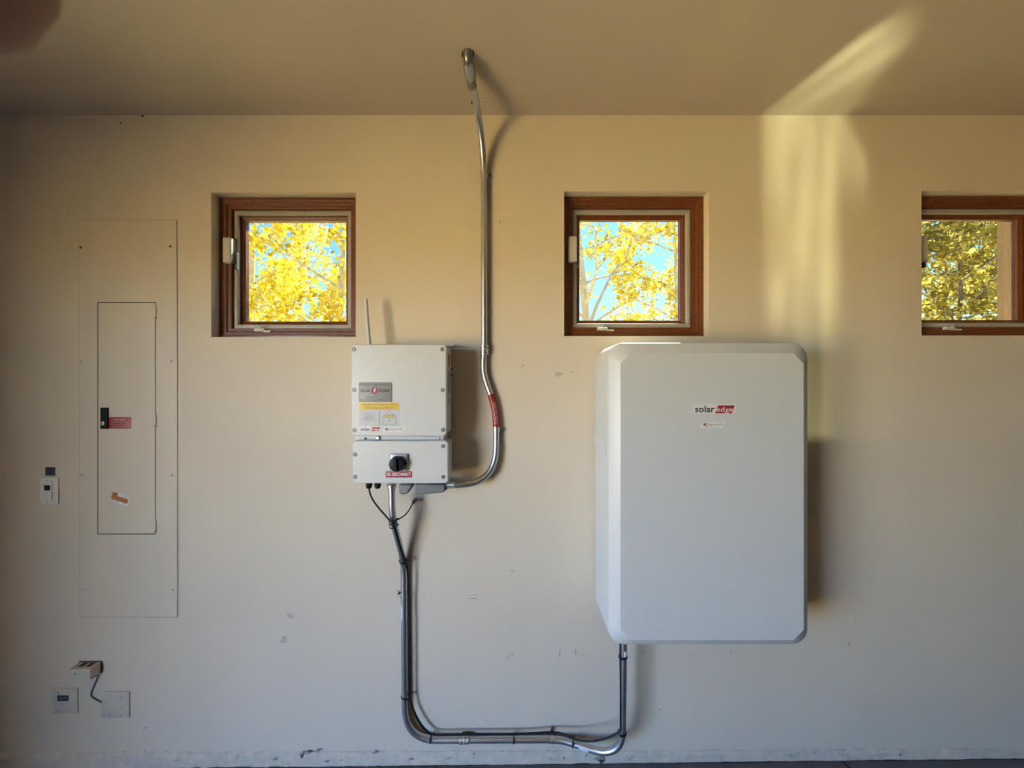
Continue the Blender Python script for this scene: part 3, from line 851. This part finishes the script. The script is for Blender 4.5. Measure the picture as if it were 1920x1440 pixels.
dn = thing('metal_conduit', 'galvanised conduit running from the inverter down along the floor to the grey battery cabinet', 'conduit', P(759, 1386, .02))
dD = .022
dpath = dense(path([(P(734.5, 908, .115), 0), (P(735.5, 972, .115), .06), (P(757, 1054, dD), .07), (P(759.5, 1387, dD), .150), (P(1052, 1386, dD), .055), (P(1167, 1424, .105), .135), (P(1169.5, 1200, .118), 0)], 18))
M().tube(dpath, R, 20).build('pipe', m_steel, dn)
band(P(734.5, 910.5, .115), (0, 0, 1), [(.015, 0), (.0195, .001), (.0195, .010), (.015, .011)], 'lock_ring', m_steel_b, dn)
band(P(871.5, 1386, dD), (1, 0, 0), COUP, 'coupling', m_steel_b, dn)
strap(757.5, 1118, dD, (0, 0, 1), (-1, 0, .25), dn)
strap(1035, 1386, dD, (1, 0, 0), (0, 0, 1), dn)
def pipe_sticker(pts, a, b, parent, ang, wid, mt):
    ia, ib = near(pts, *a), near(pts, *b); sg = pts[min(ia, ib):max(ia, ib) + 1]
    rows_ = []
    for i, p in enumerate(sg):
        tg = dirn(sg, i); sd = tg.cross(Vector((0, -1, 0))).normalized()
        n_ = sd.cross(tg).normalized()
        if n_.y > 0: n_ = -n_
        rows_.append([p + (n_ * math.cos(ang + w_) + sd * math.sin(ang + w_)) * (R + .0009) for w_ in np.linspace(-wid, wid, 8)])
    vs = [p for r_ in rows_ for p in r_]; fs = []
    for i in range(len(rows_) - 1):
        for j in range(7): fs.append((i * 8 + j, i * 8 + j + 1, (i + 1) * 8 + j + 1, (i + 1) * 8 + j))
    return obj('pipe_label', vs, fs, mt, parent, 60, 'small white label stuck on the pipe')
pipe_sticker(dpath, (758, 1134), (758, 1160), dn, .55, .32, m_lab)
pipe_sticker(dpath, (1086, 1397), (1104, 1406), dn, .1, .42, m_lab)
pipe_sticker(dpath, (1169, 1218), (1169, 1228), dn, .3, .5, m_lab)

# ------------------------------------------------------------------ black cables strapped to the lower conduit
fr = R + .0045
def cable_pts(off, off2):
    L = []
    for x, y, d in [(737, 981, .112), (742, 997, .098), (749, 1022, .072), (757, 1048, .040), (763, 1068, .026), (765.5, 1090, .022), (766.5, 1120, .021), (767, 1180, .021), (767.5, 1250, .021), (768, 1300, .021),
                    (772, 1325, .020), (783, 1350, .020), (797, 1369, .020), (812, 1377.5, .020), (850, 1378, .020), (900, 1377.5, .020), (960, 1377, .020), (1000, 1375, .020), (1030, 1373.5, .022), (1052, 1376, .03),
                    (1075, 1386, .055), (1090, 1389, .07), (1110, 1390, .085), (1135, 1385, .100), (1155, 1376, .108), (1162.5, 1371, .110)]:
        L.append(P(x + off, y + off2, d + (fr if y < 1060 else fr * .8 if y < 1100 else fr * .55)))
    return L
ca = thing('network_cable', 'black cable from the gland under the inverter along the lower conduit to the battery cabinet', 'cable', P(692, 930, .12))
pa = [P(692, 913, .12), P(693.5, 924, .122), P(699, 937, .125), P(709, 951, .128), P(722, 966, .13), P(731, 976, .132)] + cable_pts(0, 0) + [P(1163.5, 1360, .118), P(1163.5, 1300, .12), P(1163, 1240, .12), P(1163, 1206, .12)]
M().tube(catmull(pa, 6), .0036, 10).build('sheath', m_black, ca)
cb = thing('sensor_cable', 'thin black cable curving from a small wall clip to the pipe below the inverter', 'cable', P(775, 942, .05))
pb = [P(776.5, 939, .045), P(773, 945, .055), P(768, 955, .07), P(760, 965, .09), P(750, 972, .11), P(742, 976, .128), P(738, 980, .132)] + cable_pts(1.6, -1.2)[1:-1]
M().tube(catmull(pb, 6), .0028, 10).build('sheath', m_black, cb)
m = M(); slab(m, 772, 939.5, 777, 945.5, .045, .002, [(0, .0), (0, .043), (.001, .045)], 3); m.build('wall_clip', m_screw, cb)
M().tube([P(775, 941.5, .046), P(778.5, 940, .046)], .003, 8).build('clip_screw', m_black, cb)

def tie(x, y, pts, parent_label, extra=.0045, tail=None):
    i = near(pts, x, y); p = pts[i]; t = dirn(pts, i)
    o_ = thing('cable_tie', parent_label, 'cable tie', p, 'black cable ties on the lower conduit')
    u = t.orthogonal().normalized(); w = t.cross(u)
    def ringp(rr, k):
        a = 2 * PI * k / 28; dv = u * math.cos(a) + w * math.sin(a)
        bulge = extra * max(0, dv.dot(tie_dir)) ** 2 * 1.6
        return dv * (rr + bulge)
    m = M(); rings = []
    for (rr, hh) in ((R + .0008, -.0024), (R + .0026, -.0024), (R + .0026, .0024), (R + .0008, .0024)):
        rings.append([p + t * hh + ringp(rr, k) for k in range(28)])
    m.loft(rings, closed=True)
    m.build('band', m_black, o_)
    if tail is not None:
        tv = Vector(tail).normalized()
        M().tube([p + tv * (R + .004), p + tv * (R + .018)], [.003, .0014], 6).build('tail', m_black, o_)
    M().box(p.x + tie_dir.x * R - .003, p.x + tie_dir.x * R + .003, p.y - R - .006, p.y - R, p.z + tie_dir.z * R - .003, p.z + tie_dir.z * R + .003).build('buckle', m_black, o_)
tie_dir = Vector((0, -1, 0))
tie(736.5, 976, dpath, 'topmost black cable tie, where two cables meet the pipe under the inverter', .008, (.9, -.3, .45))
tie(739, 984, dpath, 'black cable tie just below the topmost one', .008, (.8, -.5, .1))
tie_dir = Vector((.6, -.8, 0))
tie(757, 1051, dpath, 'black cable tie at the bend where the pipe meets the wall', .008, (1, -.2, .1))
tie_dir = Vector((1, -.3, 0)).normalized()
tie(759.5, 1304, dpath, 'black cable tie with a raised tail near the foot of the upright pipe', .007, (1, -.1, .35))
tie_dir = Vector((0, -.3, 1)).normalized()
tie(810, 1385, dpath, 'black cable tie at the end of the floor bend', .006)
tie(964, 1386, dpath, 'black cable tie halfway along the level pipe')
tie(1076, 1393, dpath, 'black cable tie on the sloping pipe beside a white label', .004)
tie_dir = Vector((-1, -.3, 0)).normalized()
tie(1168.5, 1373, dpath, 'black cable tie at the bottom of the pipe below the grey cabinet', .004)
tie(1169, 1231, dpath, 'black cable tie just beneath the grey cabinet', .004)

# ------------------------------------------------------------------ breaker panel
bp = thing('breaker_panel', 'flush cream painted breaker panel cover with a narrow hinged door', 'breaker panel', P(240, 1157, 0))
m = M(); slab(m, 147, 412, 332, 1157, .002, .0015, [(0, 0), (0, .0012), (.0008, .002)], 2); m.build('cover_plate', m_panel, bp)
# shadow gap and door
outline([(331.3, 413), (333.6, 1157)], .55, .0024, 'edge_gap', m_gap, bp)
outline([(147, 412.2), (332, 412.2)], .6, .0024, 'edge_gap', m_scuff, bp)
outline([(150, 1157), (333.6, 1157.3)], .6, .0024, 'edge_gap', m_scuff, bp)
outline([(147.3, 412), (149.5, 1157)], .35, .0024, 'edge_gap', m_scuff, bp)
m = M(); slab(m, 182.8, 566.5, 292, 1002, .0024, .001, [(0, .0005), (0, .0024)], 2); m.build('door_gap', m_gap, bp)
door = M(); slab(door, 184, 568, 290.6, 1000.6, .0052, .0012, [(0, .0006), (0, .0044), (.0007, .0052)], 2)
dr = door.build('door', m_panel, bp)
for z in (584, 787, 985):
    a, b = P(291, z - 10, .006), P(291, z + 11, .006)
    M().tube([Vector((a.x, -.0045, a.z)), Vector((b.x, -.0045, b.z))], .0028, 10).build('hinge', m_panel, bp)
    M().cyl(P(291.3, z + 10.5, .007), (0, 0, -1), .0032, .004, 8).build('hinge_pin', m_screw, bp)
blk = plate(187.8, 764.5, 201.3, 804.3, .004, .011, .001, 'latch', m_latch, bp, edge=.0012, label='black door latch with round key lock')
M().cyl(P(192.3, 793.7, .0115), (0, -1, 0), 0, 0, 20, [(.0098, 0), (.0098, .002), (.008, .003)]).build('key_lock', m_brass, blk)
quad([(190.5, 793.1), (194, 793.1), (194, 794.3), (190.5, 794.3)][::-1], .0148, 'keyway', m_screw_d, blk)
wl = plate(202.3, 782, 246, 803.8, .005, .0058, .003, 'warning_label', m_red, bp, edge=.0002, label='small red warning label beside the latch')
text('WARNING', 224, 786.8, 23, 3.6, .0061, 'lettering', m_pink, wl, bold=.02)
text('TURN OFF PHOTOVOLTAIC', 225, 791.6, 33, 2.4, .0061, 'lettering', m_pink, wl)
text('AC DISCONNECT PRIOR TO', 225, 796.3, 33, 2.4, .0061, 'lettering', m_pink, wl)
text('WORKING INSIDE PANEL', 225, 800.4, 31, 2.4, .0061, 'lettering', m_pink, wl)
def rot_rect(cx, cy, w, h, a, u0, u1, v0, v1):
    r = []
    for u, v in ((u0, v0), (u1, v0), (u1, v1), (u0, v1)):
        X, Y = (u - .5) * w, (v - .5) * h
        r.append((cx + X * math.cos(a) - Y * math.sin(a), cy + X * math.sin(a) + Y * math.cos(a)))
    return r[::-1]
an = math.radians(18.5)
os_ = quad(rot_rect(225.5, 935.5, 34.5, 18, an, 0, 1, 0, 1), .0056, 'crooked_sticker', m_lab, bp, label='tilted orange and white sticker on the door')
quad(rot_rect(225.5, 935.5, 34.5, 18, an, 0, .93, .30, .76), .0059, 'orange_band', m_or, os_)
quad(rot_rect(225.5, 935.5, 34.5, 18, an, 0, .30, .02, .31), .0059, 'dark_logo', m_yel_ink, os_)
text('SERVICE', 0, 0, 0, 0, 0, 'lettering', m_grey_ink, os_, place=lambda u, v: P(226 + (u * 17 + 7.5) * math.cos(an) + (v * -2.6 - 6.3) * -math.sin(an), 935.5 + (u * 17 + 7.5) * math.sin(an) + (v * -2.6 - 6.3) * math.cos(an), .0062))
text('254-5459', 0, 0, 0, 0, 0, 'lettering', m_ink, os_, place=lambda u, v: P(226 + (u * 15 - 8.5) * math.cos(an) + (v * -3.4 + 6.4) * -math.sin(an), 935.5 + (u * 15 - 8.5) * math.sin(an) + (v * -3.4 + 6.4) * math.cos(an), .0062))
text('24/7', 0, 0, 0, 0, 0, 'lettering', m_ink, os_, place=lambda u, v: P(226 + (u * 5.5 + 8.5) * math.cos(an) + (v * -2.8 + 6.6) * -math.sin(an), 935.5 + (u * 5.5 + 8.5) * math.sin(an) + (v * -2.8 + 6.6) * math.cos(an), .0062))
for (x, y, dk) in ((151.5, 464, 1), (319.5, 462, 1), (151.8, 677.5, 0), (321, 677, 0), (153, 891, 0), (322.5, 891, 0), (155, 1105, 0), (323.5, 1105.5, 0)):
    s_ = M().cyl(P(x, y, .0018), (0, -1, 0), 0, 0, 14, [(.0052, 0), (.0052, .0012), (.0035, .0022)]).build('cover_screw', m_rust if dk else m_panel, bp)
    if not dk: M().cyl(P(x + .3, y + .3, .0036), (0, -1, 0), .0034, .0006, 8).build('screw_slot', m_scuff, s_)

# ------------------------------------------------------------------ small wall devices
sw = thing('timer_switch', 'white timer wall switch with a small dark display', 'switch', P(91, 946, 0))
plate(74.5, 895, 108.5, 946, 0, .006, .003, 'face_plate', m_plast_w, sw, edge=.002)
plate(81.5, 902, 97, 938, .004, .0085, .002, 'insert', m_plast_w, sw, edge=.001)
plate(82.5, 910, 93.5, 919.5, .008, .0095, .0006, 'display', m_knob, sw, edge=.0002)
plate(82.5, 922, 96, 935, .008, .0115, .001, 'push_button', m_plast_w, sw, edge=.001)
for y in (900.5, 943): M().cyl(P(88, y, .006), (0, -1, 0), .003, .0009, 10).build('plate_screw', m_scuff_l, sw)
nq = plate(85, 876, 103.2, 891.8, .0, .0009, .0008, 'wall_sticker', m_navy, None, edge=.0002)
tag(nq, 'dark navy square sticker on the wall above the timer switch', 'sticker')

p1 = thing('blank_plate', 'square ivory wall plate with a small dark blue label', 'wall plate', P(121, 1338, 0), 'square wall plates near the floor')
plate(98, 1291, 145.3, 1338.5, 0, .0045, .0025, 'plate', m_plast, p1, edge=.002)
lb = plate(107.3, 1304, 128.3, 1314.5, .0043, .0051, .0008, 'plate_label', m_navy, p1, edge=.0001, label='dark blue label')
text('CABLE TV', 117.8, 1309.3, 15, 4, .0053, 'lettering', m_grey_ink, lb, bold=.01)
for (x, y) in ((109, 1298.5), (129, 1299), (109, 1334), (129, 1334.5)):
    M().cyl(P(x, y, .0045), (0, -1, 0), .0032, .0009, 10).build('plate_screw', m_scuff if x < 120 else m_scuff_l, p1)
p2 = thing('blank_plate', 'square blank wall plate that a thin cord runs to', 'wall plate', P(216, 1346, 0), 'square wall plates near the floor')
plate(190.5, 1297.5, 242, 1346.5, 0, .005, .0025, 'plate', m_plast, p2, edge=.002)
for (x, y) in ((205.5, 1305.5), (225.5, 1305), (205.5, 1341), (226, 1341), (227.5, 1310.5), (228.5, 1328)):
    M().cyl(P(x, y, .005), (0, -1, 0), .0026, .0009, 10).build('plate_screw', m_scuff, p2)

jk = thing('phone_jack_box', 'small ivory surface jack box with two open slots above the wall plates', 'jack box', P(157, 1270, 0))
a, b = P(127.5, 1255, .046), P(169, 1274, .046)
JX0, JX1, JZ1, JZ0 = a.x, b.x, a.z, b.z
m = M(); m.box(JX0, JX1, -.046, -.002, JZ0, JZ1); m.build('housing', m_plast, jk, bevel=.0025)
M().box(JX0 - .002, JX1 + .004, -.003, 0, JZ0 - .004, JZ1 + .004).build('back_plate', m_cord, jk)
for sx in (.26, .60):
    x = JX0 + (JX1 - JX0) * sx
    M().box(x, x + .022, -.030, -.006, JZ1 - .001, JZ1 + .0006).build('jack_slot', m_rust, jk)
M().cyl((JX0 + .032, -.0455, (JZ0 + JZ1) / 2 + .002), (0, -1, 0), .0042, .001, 12).build('housing_screw', m_scuff, jk)
M().tube(catmull([P(170, 1273, .012), P(176, 1270, .010), P(182.5, 1267, .010), P(181.5, 1273, .006), P(176, 1286, .004), P(171, 1299, .003), P(171.5, 1305, .003), P(177, 1310, .003), P(190.5, 1317, .003)], 6), .0021, 8).build('cord', m_cord, jk)

# ------------------------------------------------------------------ the photographer's hand, one fingertip in front of the lens corner
def skinned(name, chains, mt, parent):
    vs, es, rs = [], [], []
    idx = {}
    def vid(p, r):
        k = tuple(round(c, 5) for c in p)
        if k not in idx: idx[k] = len(vs); vs.append(k); rs.append(r)
        return idx[k]
    for ch in chains:
        prev = None
        for p, r in ch:
            i = vid(p, r)
            if prev is not None: es.append((prev, i))
            prev = i
    org = _org[parent.name]
    me = bpy.data.meshes.new(name); me.from_pydata([tuple(Vector(v) - org) for v in vs], es, [])
    me.materials.append(mt)
    o = bpy.data.objects.new(name, me); COL.objects.link(o); o.parent = parent; _org[o.name] = org
    sk = o.modifiers.new('skin', 'SKIN'); sk.use_smooth_shade = True
    for i, r in enumerate(rs): me.skin_vertices[0].data[i].radius = (r, r)
    me.skin_vertices[0].data[0].use_root = True
    ss_ = o.modifiers.new('sub', 'SUBSURF'); ss_.levels = 2; ss_.render_levels = 2
    return o
cx, cy, cz = 0, -D, ZC
hand = thing('hand', 'blurred fingertip of the hand that holds the camera, dark against the ceiling', 'hand', (-.075, cy - .06, cz - .06))
tipf = (cx - .0318, cy + .028, cz + .0330)
palm = [((-.100, cy - .33, cz - .40), .036), ((-.090, cy - .19, cz - .19), .023), ((-.085, cy - .150, cz - .13), .026), ((-.082, cy - .120, cz - .095), .027), ((-.080, cy - .095, cz - .06), .027)]
hub = palm[-1]
chains = [palm]
k_i = ((-.080, cy - .075, cz - .025), .011)
chains.append([hub, k_i, ((-.082, cy - .045, cz + .005), .0098), ((-.070, cy - .006, cz + .024), .0100), ((-.050, cy + .015, cz + .0340), .0125), (tipf, .0136)])
for j, (dx, dz) in enumerate(((-.004, -.022), (-.006, -.043), (-.004, -.062))):
    L = (1.0, .94, .78)[j]
    chains.append([hub, ((-.088 + dx, cy - .066, cz - .028 + dz), .0105), ((-.094 + dx, cy - .066 + .040 * L, cz - .022 + dz), .0092), ((-.080 + dx, cy - .066 + .062 * L, cz - .020 + dz), .0084), ((-.062 + dx, cy - .066 + .066 * L, cz - .021 + dz), .0074)])
chains.append([palm[3], ((-.055, cy - .110, cz - .070), .013), ((-.040, cy - .085, cz - .045), .011), ((-.030, cy - .065, cz - .020), .0095), ((-.026, cy - .055, cz - .002), .0080)])
skinned('skin', chains, m_skin, hand)

# ------------------------------------------------------------------ outside: drive, yard, trees
m = M()
m.add([(-60, -60, -.10), (60, -60, -.10), (60, 80, -.10), (-60, 80, -.10)], [(0, 1, 2, 3)])
gr = struct(m.build('ground', m_gravel, smooth=None), 'sunlit tan gravel yard outside the garage', 'ground')
nh = 60
vs = []; fs = []
for i in range(nh + 1):
    x = -140 + 280 * i / nh
    h = 26 + 9 * mnoise.noise(Vector((x * .02, 1, 0))) + 3 * mnoise.noise(Vector((x * .11, 5, 0)))
    if x > 0: h *= max(.35, 1 - x / 120)
    vs += [(x, 110, -1), (x, 150, h), (x, 190, -1)]
for i in range(nh):
    for j in range(2):
        a = i * 3 + j; fs.append((a, a + 1, a + 4, a + 3))
tag(obj('hill', vs, fs, m_hill, None, 60), 'hazy grey-blue hill ridge far beyond the trees', 'hill', None, 'structure')

def leaves(name, mt, parent, pts, size, rs, tone=(0, 1)):
    n = len(pts); rg = np.random.RandomState(rs)
    P0 = np.array(pts)
    a = rg.normal(size=(n, 3)); a /= np.linalg.norm(a, axis=1)[:, None]
    b = rg.normal(size=(n, 3)); b -= (b * a).sum(1)[:, None] * a; b /= np.linalg.norm(b, axis=1)[:, None]
    c = np.cross(a, b)
    sz = size * rg.uniform(.65, 1.15, n)
    shape = [(0, -.55), (.42, -.30), (.48, .08), (.22, .42), (0, .62), (-.22, .42), (-.48, .08), (-.42, -.30)]
    V = np.zeros((n, 8, 3))
    for k, (u, w) in enumerate(shape):
        V[:, k] = P0 + (b * u + c * w + a * (.10 * abs(u))) * sz[:, None]
    org = np.array(_org[parent.name])
    me = bpy.data.meshes.new(name)
    me.vertices.add(n * 8); me.vertices.foreach_set('co', (V.reshape(-1, 3) - org).ravel())
    me.loops.add(n * 8); me.loops.foreach_set('vertex_index', np.arange(n * 8, dtype=np.int32))
    me.polygons.add(n); me.polygons.foreach_set('loop_start', np.arange(n, dtype=np.int32) * 8)
    me.update(calc_edges=True)
    at = me.attributes.new('tone', 'FLOAT', 'FACE'); at.data.foreach_set('value', rg.uniform(tone[0], tone[1], n).astype(np.float32))
    me.materials.append(mt)
    o = bpy.data.objects.new(name, me); COL.objects.link(o); o.parent = parent
    return o

def tree(label, cat, base, height, r0, lean, crown_lo, crown_r, nbr, nleaf, lsize, seed, mleaf=m_leaf, mbark=m_bark, name='aspen_tree', tone=(0, 1), fork=None):
    rr = random.Random(seed)
    root = thing(name, label, cat, base, 'trees and bushes outside the windows')
    b = Vector(base)
    top = b + Vector((lean[0], lean[1], height))
    tp = catmull([b, b.lerp(top, .35) + Vector((rr.uniform(-.1, .1), rr.uniform(-.1, .1), 0)), b.lerp(top, .7) + Vector((rr.uniform(-.12, .12), 0, 0)), top], 5)
    M().tube(tp, [r0 * (1 - .8 * i / (len(tp) - 1)) for i in range(len(tp))], 12).build('trunk', mbark, root)
    bm_ = M(); lp = []
    def branch(p, dr, L, r, depth):
        q = [p]
        d_ = dr.normalized()
        n_ = 5
        for k in range(n_):
            d_ = (d_ + Vector((rr.gauss(0, .16), rr.gauss(0, .16), rr.gauss(.02, .14)))).normalized()
            q.append(q[-1] + d_ * L / n_)
        bm_.tube(q, [max(r * (1 - .75 * i / n_), .0015) for i in range(n_ + 1)], 5 if depth else 7, False)
        if depth < 2:
            for k in range(4 if depth == 0 else 4):
                t = rr.uniform(.25, 1); i = min(int(t * n_), n_ - 1)
                dd = (d_ + Vector((rr.gauss(0, .7), rr.gauss(0, .7), rr.gauss(.1, .5))))
                branch(q[i].lerp(q[i + 1], rr.random()), dd, L * rr.uniform(.4, .62), r * .45, depth + 1)
        if depth >= 1:
            for _ in range(10):
                i = rr.randrange(n_); lp.append((q[i].lerp(q[i + 1], rr.random()), .06 if depth == 2 else .09))
    for k in range(nbr):
        t = crown_lo + (1 - crown_lo) * (k + rr.random()) / nbr
        i = min(int(t * (len(tp) - 1)), len(tp) - 2)
        p = tp[i].lerp(tp[i + 1], t * (len(tp) - 1) - i)
        az = k * 2.4 + rr.uniform(-.5, .5)
        dr = Vector((math.cos(az), math.sin(az), rr.uniform(.2, .9)))
        branch(p, dr, crown_r * rr.uniform(.75, 1.2) * (1.15 - .5 * t), r0 * .32, 0)
    if fork: 
        for (p0, dr, L, r) in fork: branch(Vector(p0), Vector(dr), L, r, 0)
    bm_.build('branches', m_twig if mbark is m_twig else m_bark, root, fixn=False)
    pts = []
    for k in range(nleaf):
        c, s = lp[rr.randrange(len(lp))]
        pts.append((c.x + rr.gauss(0, s), c.y + rr.gauss(0, s), c.z + rr.gauss(0, s) - .02))
    leaves('foliage', mleaf, root, pts, lsize, seed, tone)
    return root

G = -.10
def at(px, dist, z=G):
    """ground point that appears in column px, dist metres ahead of the camera"""
    return ((px - 960) / F * dist, -D + dist, z)
tree('golden aspen with a pale trunk behind the leftmost window', 'tree', at(645, 5.4), 6.6, .075, (-.25, .2), .25, 1.25, 26, 9500, .062, 11)
tree('golden aspen filling the left of the leftmost window', 'tree', at(455, 5.9), 6.4, .07, (.2, 0), .25, 1.3, 24, 9000, .060, 12)
tree('golden aspen farther back behind the leftmost window', 'tree', at(560, 8.6), 7.5, .08, (.1, 0), .25, 1.5, 24, 7500, .062, 13)
tree('aspen with a thick pale trunk at the edge of the middle window', 'tree', at(1112, 5.3), 6.6, .085, (-.2, .3), .35, 1.15, 18, 3000, .058, 24,
     fork=[((1.09, 3.68, 2.5), (.42, .05, 1.0), 2.2, .03)])
tree('bushy yellow tree in the right half of the middle window', 'tree', at(1262, 7.0), 5.6, .07, (0, 0), .22, 1.25, 26, 8500, .060, 15, tone=(.0, 1))
tree('low yellow tree at the bottom of the middle window', 'tree', at(1190, 11.5), 3.6, .07, (0, 0), .2, 1.2, 22, 4500, .066, 16, tone=(0, .8))
tree('olive-gold tree in the rightmost window', 'tree', at(1790, 6.6), 4.9, .07, (0, 0), .15, 1.4, 28, 16000, .066, 17, m_leaf2, m_twig, 'broadleaf_tree')
tree('olive-gold tree beside the stucco edge of the rightmost window', 'tree', at(1885, 8.4), 4.7, .07, (0, 0), .15, 1.6, 28, 16000, .068, 18, m_leaf2, m_twig, 'broadleaf_tree')
tree('dark olive tree behind the others in the rightmost window', 'tree', at(1760, 10.5), 6.0, .09, (0, 0), .15, 1.8, 26, 9500, .070, 19, m_leaf2, m_twig, 'broadleaf_tree', (0, .6))

# ------------------------------------------------------------------ sun glare thrown back by a car window: a stand-in lamp added low in the garage, its patch shape drawn in the light nodes
LP = Vector((2.85, -5.0, ZC - .95))
ld = bpy.data.lights.new('reflected_sun', 'SPOT')
lo = bpy.data.objects.new('reflected_sun', ld); COL.objects.link(lo)
lo.location = LP
lo.rotation_euler = (Vector((.6, 0, ZC + .55)) - LP).to_track_quat('-Z', 'Y').to_euler()
ld.spot_size = math.radians(64); ld.spot_blend = .1; ld.shadow_soft_size = .03
ld.energy = 255
ld.color = (.93, .99, .55)
ld.use_nodes = True
n = ld.node_tree; n.nodes.clear()
outl = n.nodes.new('ShaderNodeOutputLight'); em = n.nodes.new('ShaderNodeEmission'); n.links.new(em.outputs[0], outl.inputs[0])
gm = n.nodes.new('ShaderNodeNewGeometry'); sp_ = n.nodes.new('ShaderNodeSeparateXYZ'); n.links.new(gm.outputs['Incoming'], sp_.inputs[0])
def mth(op, a, b=None, c=None):
    nd = n.nodes.new('ShaderNodeMath'); nd.operation = op
    for i, v in enumerate((a, b, c)):
        if v is None: continue
        if isinstance(v, (int, float)): nd.inputs[i].default_value = v
        else: n.links.new(v, nd.inputs[i])
    return nd.outputs[0]
def sstep(v, a, b):
    nd = n.nodes.new('ShaderNodeMapRange'); nd.interpolation_type = 'SMOOTHSTEP'
    n.links.new(v, nd.inputs['Value'])
    if a < b: nd.inputs['From Min'].default_value = a; nd.inputs['From Max'].default_value = b; nd.inputs['To Min'].default_value = 0; nd.inputs['To Max'].default_value = 1
    else: nd.inputs['From Min'].default_value = b; nd.inputs['From Max'].default_value = a; nd.inputs['To Min'].default_value = 1; nd.inputs['To Max'].default_value = 0
    return nd.outputs[0]
U = mth('ADD', mth('MULTIPLY', mth('DIVIDE', sp_.outputs['X'], sp_.outputs['Y']), -LP.y), LP.x)
V = mth('ADD', mth('MULTIPLY', mth('DIVIDE', sp_.outputs['Z'], sp_.outputs['Y']), -LP.y), LP.z - ZC)
H_ = HC - ZC
cut1 = mth('MULTIPLY_ADD', mth('SUBTRACT', V, 1.05), -.46, 1.64)
cut2 = mth('MINIMUM', mth('MULTIPLY_ADD', mth('SUBTRACT', V, H_), -1.28, 1.552), mth('MULTIPLY_ADD', mth('SUBTRACT', V, H_ + .15), -2.6, 1.36))
lim = mth('MINIMUM', cut1, cut2)
slant = sstep(mth('SUBTRACT', lim, U), -.005, .03)
Ul = mth('MULTIPLY_ADD', mth('MAXIMUM', mth('SUBTRACT', V, H_), 0.0), .28, U)
left = sstep(Ul, 1.150, 1.185)
nzt = n.nodes.new('ShaderNodeTexNoise'); cmb = n.nodes.new('ShaderNodeCombineXYZ')
n.links.new(mth('MULTIPLY', U, 11), cmb.inputs[0]); n.links.new(mth('MULTIPLY', V, .9), cmb.inputs[1])
n.links.new(cmb.outputs[0], nzt.inputs['Vector']); nzt.inputs['Scale'].default_value = 1; nzt.inputs['Detail'].default_value = 2
streak = mth('MULTIPLY_ADD', nzt.outputs['Fac'], 3.4, -.85)
core = mth('MULTIPLY', sstep(U, 1.54, 1.46), sstep(V, .12, .50))
side_ = mth('MULTIPLY', mth('MULTIPLY', sstep(U, 1.68, 1.60), sstep(V, .70, 1.15)), .7)
low = mth('MULTIPLY', mth('MULTIPLY', mth('MULTIPLY', sstep(U, 1.28, 1.33), sstep(U, 1.56, 1.42)), mth('MULTIPLY', sstep(V, -.27, -.23), sstep(V, .5, .1))), .38)
low2 = mth('MULTIPLY', mth('MULTIPLY', mth('MULTIPLY', sstep(U, 1.28, 1.33), sstep(U, 1.80, 1.70)), mth('MULTIPLY', sstep(V, -.27, -.23), sstep(V, .95, .5))), .07)
top = mth('MULTIPLY', sstep(V, H_ + .225, H_ + .185), mth('MULTIPLY_ADD', sstep(V, H_, H_ + .12), 1.0, 1.15))
rim = mth('MULTIPLY', mth('MULTIPLY', sstep(mth('SUBTRACT', lim, U), .05, .02), sstep(V, H_ - .05, H_ + .05)), .5)
main = mth('MULTIPLY', mth('MULTIPLY', mth('MULTIPLY', left, slant), mth('MULTIPLY', top, streak)), mth('ADD', mth('MAXIMUM', core, side_), rim))
tot = mth('ADD', mth('ADD', main, mth('MULTIPLY', low, streak)), low2)
# faint glints between the windows
def bar(u0, u1, w, v0, v1, g):
    t = mth('DIVIDE', mth('SUBTRACT', V, v0), v1 - v0)
    cu_ = mth('MULTIPLY_ADD', t, u1 - u0, u0)
    dd = mth('ABSOLUTE', mth('SUBTRACT', U, cu_))
    return mth('MULTIPLY', mth('MULTIPLY', sstep(dd, w, w * .2), mth('MULTIPLY', sstep(V, v0, v0 + .05), sstep(V, v1, v1 - .05))), g)
tot = mth('ADD', tot, bar(-.487, -.470, .012, .93, 1.30, .22))
tot = mth('ADD', tot, bar(-.400, -.375, .010, .50, .96, .22))
tot = mth('ADD', tot, mth('MULTIPLY', mth('MULTIPLY', mth('MULTIPLY', sstep(U, -.69, -.65), sstep(U, -.53, -.57)), mth('MULTIPLY', sstep(V, .91, .95), sstep(V, 1.25, 1.05))), .05))
tot = mth('ADD', tot, mth('MULTIPLY', mth('MULTIPLY', mth('MULTIPLY', sstep(U, -.25, -.21), sstep(U, -.165, -.19)), mth('MULTIPLY', sstep(V, .61, .63), sstep(V, .66, .635))), .14))
n.links.new(tot, em.inputs['Strength'])
